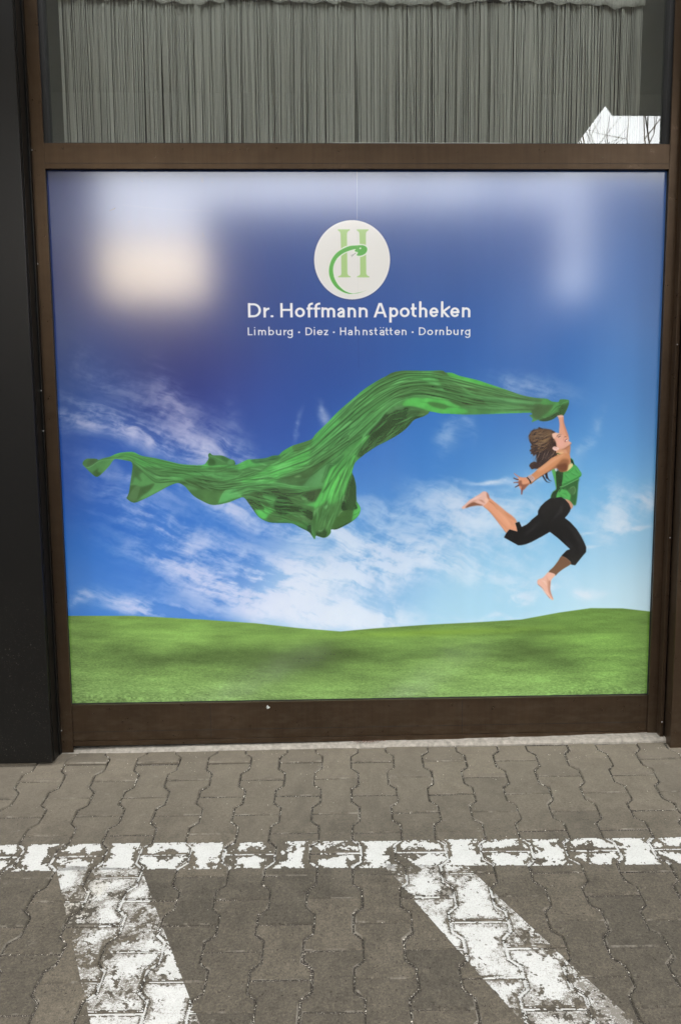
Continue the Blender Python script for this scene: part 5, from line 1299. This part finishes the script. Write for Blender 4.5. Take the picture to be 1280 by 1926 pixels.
g_.box(-1.1526, -1.1448, -.0060, .01, .1768, 2.1932); g_.box(1.1478, 1.1556, -.0060, .01, .1768, 2.1932)
g_.box(-1.1526, 1.1556, -.0050, .03, 2.1980, 2.2060); g_.box(-1.1446, 1.1476, -.0045, .01, .1768, .1786)
g_.build('gasket', M['rubber'], front)
g2 = MB()
g2.box(-1.1526, -1.1290, -.006, .03, 2.2872, TOP - .062); g2.box(1.1330, 1.1556, -.006, .03, 2.2872, TOP - .062); g2.box(-1.1288, 1.1328, -.0150, .03, 2.2872, 2.2895)
g2.build('glazing_bead', M['rubber'], front)
MB().box(-1.1288, 1.1328, .0180, .0182, 2.2900, TOP - .064).build('window_pane', M['glass'], front)
MB().box(-.10, .555, -.0145, -.006, 2.2897, 2.2911, .0004).build('sill_strip', M['strip'], front)
for x, y, z in ((-1.1865, -.0202, 2.262), (-1.1862, -.0202, 1.862), (-1.1925, -.0342, 1.40), (-1.1928, -.0342, 1.25), (1.190, -.0522, 1.555), (1.1905, -.0522, .078), (1.193, -.0522, .82), (-1.1865, -.0202, .075)):
    b_ = MB(); b_.tube((x, y, z), (x, y - .0016, z), .0030, .0022, 8); b_.build('screw', M['screw'], front)
b_ = MB()
for _ in range(7):
    x, z = -.372 + gr.uniform(-.009, .009), .152 + gr.uniform(-.006, .006)
    b_.tube((x, -.0121, z), (x + gr.uniform(-.003, .003), -.0134, z + gr.uniform(-.002, .002)), .0042, .002, 7)
tag(b_.build('bird_dropping', M['strip'], front))  # pale blobs of a bird dropping on the kick panel

pillar = tag(empty('black_pillar', (-1.35, -.1, 0)), 'black metal clad pillar left of the window, dusty at its foot', 'pillar')
def under(o, p):
    o.parent = p; o.matrix_parent_inverse = Matrix.Translation(-Vector(p.location)); return o
under(MB().box(-1.62, -1.1985, -.102, .1, -.02, TOP, .003).build('cladding_panel', M['black']), pillar)
under(MB().box(-1.1985, -1.1958, -.085, .1, -.02, TOP, .0004).build('edge_trim', M['black']), pillar)
post = tag(empty('brown_post', (1.3, -.1, 0)), 'brown aluminium post at the right edge, standing forward of the window frame', 'post')
under(MB().box(1.2042, 1.46, -.102, .1, -.02, TOP, .002).build('post_cover', M['bronze']), post)
under(MB().box(1.2600, 1.2640, -.1045, -.1021, -.02, TOP, .0004).build('cover_joint', M['rubber']), post)

# ---------------------------------------------------------------- poster
art = draw_poster()
im = bpy.data.images.new('poster_print', CW, CH, alpha=False)
im.colorspace_settings.name = 'sRGB'
px = np.ones((CH, CW, 4), np.float32); # the sheet is printed a little deeper than it looks: its gloss lays a thin veil over it
al = np.where(art <= .04045, art / 12.92, ((art + .055) / 1.055) ** 2.4)
al = np.clip(al * PRINT_DEPTH[0] - PRINT_DEPTH[1] * (1 - al), .0035, 1)
px[..., :3] = np.where(al <= .0031308, al * 12.92, 1.055 * al ** (1 / 2.4) - .055)[::-1]
im.pixels.foreach_set(px.ravel()); im.update(); im.pack()
t = NT('poster_film')
uv = t.n('ShaderNodeUVMap').outputs[0]
tx = t.n('ShaderNodeTexImage', Vector=uv); tx.image = im; tx.interpolation = 'Cubic'; tx.extension = 'EXTEND'
gpos = t.n('ShaderNodeNewGeometry').outputs['Position']
colr = t.mix(1.0, tx.outputs[0], (POSTER_GAIN, POSTER_GAIN, POSTER_GAIN), 'MULTIPLY')
peel = t.noise(gpos, 260, 2, .55); brush = t.noise(t.scale(gpos, (420, 1, 14)), 1, 3, .7); wave = t.noise(gpos, 3.0, 2, .5)
hh = t.math('ADD', t.math('ADD', t.math('MULTIPLY', peel, .5), t.math('MULTIPLY', brush, .35)), t.math('MULTIPLY', wave, 2.0))
mat_poster = t.done(colr, POSTER_ROUGH, 0, POSTER_SPEC, t.bump(hh, POSTER_BUMP, .001), ior=POSTER_IOR)
bm = bmesh.new(); uvl = bm.loops.layers.uv.new('UVMap')
vs = [bm.verts.new(p) for p in ((PX0, 0, PZ0), (PX1, 0, PZ0), (PX1, 0, PZ1), (PX0, 0, PZ1), (PX0, .004, PZ0), (PX1, .004, PZ0), (PX1, .004, PZ1), (PX0, .004, PZ1))]
for f in ((0, 1, 2, 3), (5, 4, 7, 6), (1, 5, 6, 2), (4, 0, 3, 7), (3, 2, 6, 7), (4, 5, 1, 0)):
    fc = bm.faces.new([vs[i] for i in f])
    for lp in fc.loops: lp[uvl].uv = ((lp.vert.co.x - PX0) / (PX1 - PX0), (lp.vert.co.z - PZ0) / (PZ1 - PZ0))
me = bpy.data.meshes.new('poster'); bm.to_mesh(me); bm.free(); me.materials.append(mat_poster)
poster = bpy.data.objects.new('poster', me); COL.objects.link(poster)
tag(poster, 'large pharmacy poster of a leaping woman trailing green cloth, set in the brown frame', 'poster')

# ---------------------------------------------------------------- string curtain
cur = tag(empty('string_curtain', (0, .085, 2.85)), 'pale grey string curtain hanging behind the upper window pane', 'curtain')
cr = random.Random(12); bm = bmesh.new()
xs = []; x = -1.086
while x < 1.066:
    dens = fbm(np.array([x * 7 + 40]), np.array([1.7]), 801, 4)[0]
    x += .0020 + .0024 * max(0, dens - .28) + cr.uniform(-.0007, .0009); xs.append(x)
for idx, x in enumerate(xs):
    w = cr.uniform(.0011, .0019); y = .085 + cr.uniform(-.007, .007)
    f1 = (fbm(np.array([x * 26 + 40]), np.array([9.7]), 811, 4)[0] - .5); f2 = (fbm(np.array([x * 90 + 40]), np.array([3.7]), 821, 2)[0] - .5)
    sw = f1 * .022 + f2 * .012 + cr.gauss(0, .0016) + (cr.gauss(0, .010) if cr.random() < .05 else 0)
    zs = [2.825, 2.77, 2.68, 2.56, 2.42, 2.20]; prev = None
    for z in zs:
        q = (2.825 - z) / .625; xx = x + sw * (q ** .75) + math.sin(z * 9 + idx) * .0004
        yy = y + math.sin(z * 5 + idx * 1.7) * .003 * q
        cur_ = [bm.verts.new((xx - w, yy, z)), bm.verts.new((xx, yy - w * .35, z)), bm.verts.new((xx + w, yy, z))]
        if prev:
            bm.faces.new([prev[0], prev[1], cur_[1], cur_[0]]); bm.faces.new([prev[1], prev[2], cur_[2], cur_[1]])
        prev = cur_
me = bpy.data.meshes.new('threads'); bm.to_mesh(me); bm.free(); me.materials.append(M['thread'])
o = bpy.data.objects.new('threads', me); COL.objects.link(o); under(o, cur); o['kind'] = 'stuff'
bm = bmesh.new(); rows = []
for a in range(221):
    x = -1.096 + 2.170 * a / 220; e = fbm(np.array([x * 5 + 20]), np.array([2.2]), 831, 3)[0] - .5
    lo = 2.812 + e * .045 + (.004 * math.sin(x * 90))
    rows.append([bm.verts.new((x, yy + .005 * math.sin(x * 60) * fz, z)) for yy, z, fz in ((.072, lo, 1), (.067, lo + .012, 1), (.071, lo + .03, 1), (.071, 3.0, .3))])
for a in range(220):
    for b in range(3): bm.faces.new([rows[a][b], rows[a + 1][b], rows[a + 1][b + 1], rows[a][b + 1]])
me = bpy.data.meshes.new('header_band'); bm.to_mesh(me); bm.free(); me.materials.append(M['thread'])
me.polygons.foreach_set('use_smooth', [True] * len(me.polygons))
o = bpy.data.objects.new('header_band', me); COL.objects.link(o); under(o, cur)
under(MB().box(-1.1000, -1.0890, .083, .087, 2.2, 2.93, .001).build('side_hem', M['thread']), cur)

# ---------------------------------------------------------------- the shop behind the window
room = MB()
room.box(-2.6, 2.6, 3.0, 3.1, 0, 3.3); room.box(-2.6, -2.5, .25, 3.0, 0, 3.3); room.box(2.5, 2.6, .25, 3.0, 0, 3.3); room.box(-2.5, 2.5, .25, 3.0, 3.2, 3.3); room.box(-2.5, 2.5, .25, 3.0, -.04, 0)
room.box(-2.6, 2.6, .20, .25, 0, 2.15)
tag(room.build('shop_interior', M['inner_dark']), kind='structure')
for xa, xb, lb in ((-1.60, -1.10, 'dark grey panel behind the glass at the left end of the string curtain'), (1.08, 1.60, 'dark grey panel behind the glass at the right end of the string curtain')):
    tag(MB().box(xa, xb, .19, .2, 2.16, 3.1, .001).build('grey_panel', M['inner_wall']), lb, 'display panel', 'grey panels behind the upper pane')  # plain grey panels at both ends of the curtain

# shop building and canopy over the pavement
bld = tag(empty('shop_building', (0, .1, 0)), 'shop building that carries the window, its walls outside the picture', 'building')
w = MB(); w.box(-9, -1.63, -.02, .2, -.05, TOP + .2); w.box(1.47, 9, -.02, .2, -.05, TOP + .2); w.box(-9, 9, .0, .25, TOP + .2, 4.2)
w.box(-9, 9, 3.2, 3.4, -.05, 13.0); w.box(-9, 9, 9.0, 9.2, -.05, 13.0); w.box(-9, -8.8, 3.4, 9.0, -.05, 13.0); w.box(8.8, 9, 3.4, 9.0, -.05, 13.0); w.box(-9, -8.8, .25, 3.2, -.05, 4.2); w.box(8.8, 9, .25, 3.2, -.05, 4.2)  # unseen rear block, raised so its shadow covers the forecourt
under(w.build('wall', M['render']), bld); under(MB().box(-9.2, 9.2, 3.1, 9.3, 13.0, 13.15).build('roof', M['roof']), bld)
under(MB().box(-9.1, -2.7, -.05, 3.19, 4.2, 4.3).box(-2.69, 9.1, -.05, 3.19, 4.2, 4.3).build('low_roof', M['roof']), bld)
can = tag(empty('canopy', (0, -1.6, 3.3)), 'dark flat canopy above the pavement, mirrored in the upper pane', 'canopy')
under(MB().box(-3.3, 3.7, -3.2, -1.3, 3.78, 3.9).build('canopy_slab', M['soffit']), can)  # stops short of the wall: gap shaped to let sky light onto the curtain
for x in (-2.9, 3.2): under(MB().box(x - .08, x + .08, -3.1, -.03, 3.90, 4.05).build('carrying_arm', M['soffit']), can)  # added arms spanning that sky-light gap
under(MB().prism([(-3.3, 3.24), (1.725, 3.24), (2.105, 3.735), (2.165, 3.66), (3.7, 3.655), (3.7, 3.95), (-3.3, 3.95)], -3.30, -3.205).build('fascia', M['soffit']), can)

# ---------------------------------------------------------------- across the forecourt: out of view, heights and gaps shaped for the glow that poster and pane mirror
def house(name, x0, x1, y0, y1, h, mat, label, win=True, nf=2, roof='flat', bx0=None, bx1=None):
    e = tag(empty(name, ((x0 + x1) / 2, y1, -.5)), label, 'building')
    bx0 = x0 if bx0 is None else bx0; bx1 = x1 if bx1 is None else bx1
    under(MB().prism([(x0, y1), (x1, y1), (bx1, y0), (bx0, y0)], -.6, h, 'z').build('wall', mat), e)
    if roof == 'flat': under(MB().prism([(x0 - .1, y1 + .1), (x1 + .1, y1 + .1), (bx1 + .1, y0), (bx0 - .1, y0)], h, h + .18, 'z').build('roof', M['roof']), e)
    if win:
        nx = max(1, int((x1 - x0) / 2.4))
        for f_ in range(nf):
            for a in range(nx):
                cx = x0 + (a + .5) * (x1 - x0) / nx; z = .6 + f_ * 2.9
                if z + 1.5 < h - .2: under(MB().box(cx - .5, cx + .5, y1 - .05, y1 + .02, z, z + 1.4).build('window', M['win_dark']), e)
    return e


house('town_house', -26, -6.35, -34, -20, 12.5, M['dark_brick'], 'tall dark brick house across the forecourt, mirrored at the left', nf=4, bx1=-11.0)
house('cream_house', -21, 2.5, -44, -36, 10.3, M['cream'], 'cream rendered house seen through the gap between the dark houses', False)
house('glow_blocker', -17, 1.0, -31, -28, 6.0, M['dark_brick'], 'low dark block added in front of the cream house to end its mirrored glow', False)  # unseen block added so the mirrored cream glow stops at its top
house('town_house', -3.4, 6.85, -34, -20, 7.35, M['dark_brick'], 'broad dark brick house across the forecourt, mirrored in the middle', nf=2)
house('grey_annex', 6.5, 22, -40, -36, 7.3, M['grey_brick'], 'low grey annex closing the gap beside the bare tree', False)
house('town_house', 7.7, 24, -34, -20, 8.3, M['grey_brick'], 'grey rendered house across the forecourt behind the bare tree', nf=2, bx0=14.0)

def bare_tree(x, y, seed, L0, r0, label, lim):
    global tm, tw, rt, LIM
    tr = tag(empty('bare_tree', (x, y, -.5)), label, 'tree', 'leafless trees across the forecourt')
    tm = MB(); tw = MB(); rt = random.Random(seed); LIM = lim
    limb(Vector((x, y, -.6)), Vector((.02, 0, 1)), L0, r0, 0)
    limb(Vector((x, y, -.6 + L0 * .95)), Vector((-.35, .1, .9)).normalized(), L0 * .6, r0 * .55, 1)
    under(tm.build('trunk', M['bark']), tr); under(tw.build('crown', M['bark']), tr)


def limb(p, d, L, r, depth):
    q = p + d * L
    (tm if depth < 2 else tw).tube(p, q, r, r * .68, 6 if depth < 2 else 3, False)
    if depth >= LIM: return
    for _ in range(3 if depth in (1, 2) else 2):
        nd = (d + Vector((rt.gauss(0, .5), rt.gauss(0, .5), rt.gauss(.08, .36)))).normalized()
        limb(q, nd, L * rt.uniform(.66, .86), r * .62, depth + 1)


bare_tree(6.9, -12.5, 21, 3.0, .10, 'leafless tree whose branches are mirrored at the right end of the pane', 6)
bare_tree(4.9, -15.5, 4, 2.3, .11, 'leafless tree added in front of the gap between the broad dark house and the grey house to dim its reflection', 7)  # unseen tree added to dim the streak mirrored at the poster's right
bare_tree(1.6, -17.0, 8, 2.5, .11, 'leafless tree added in front of the broad dark brick house to dim the mirrored sky', 7)  # another added tree, thinning the mirrored band of sky
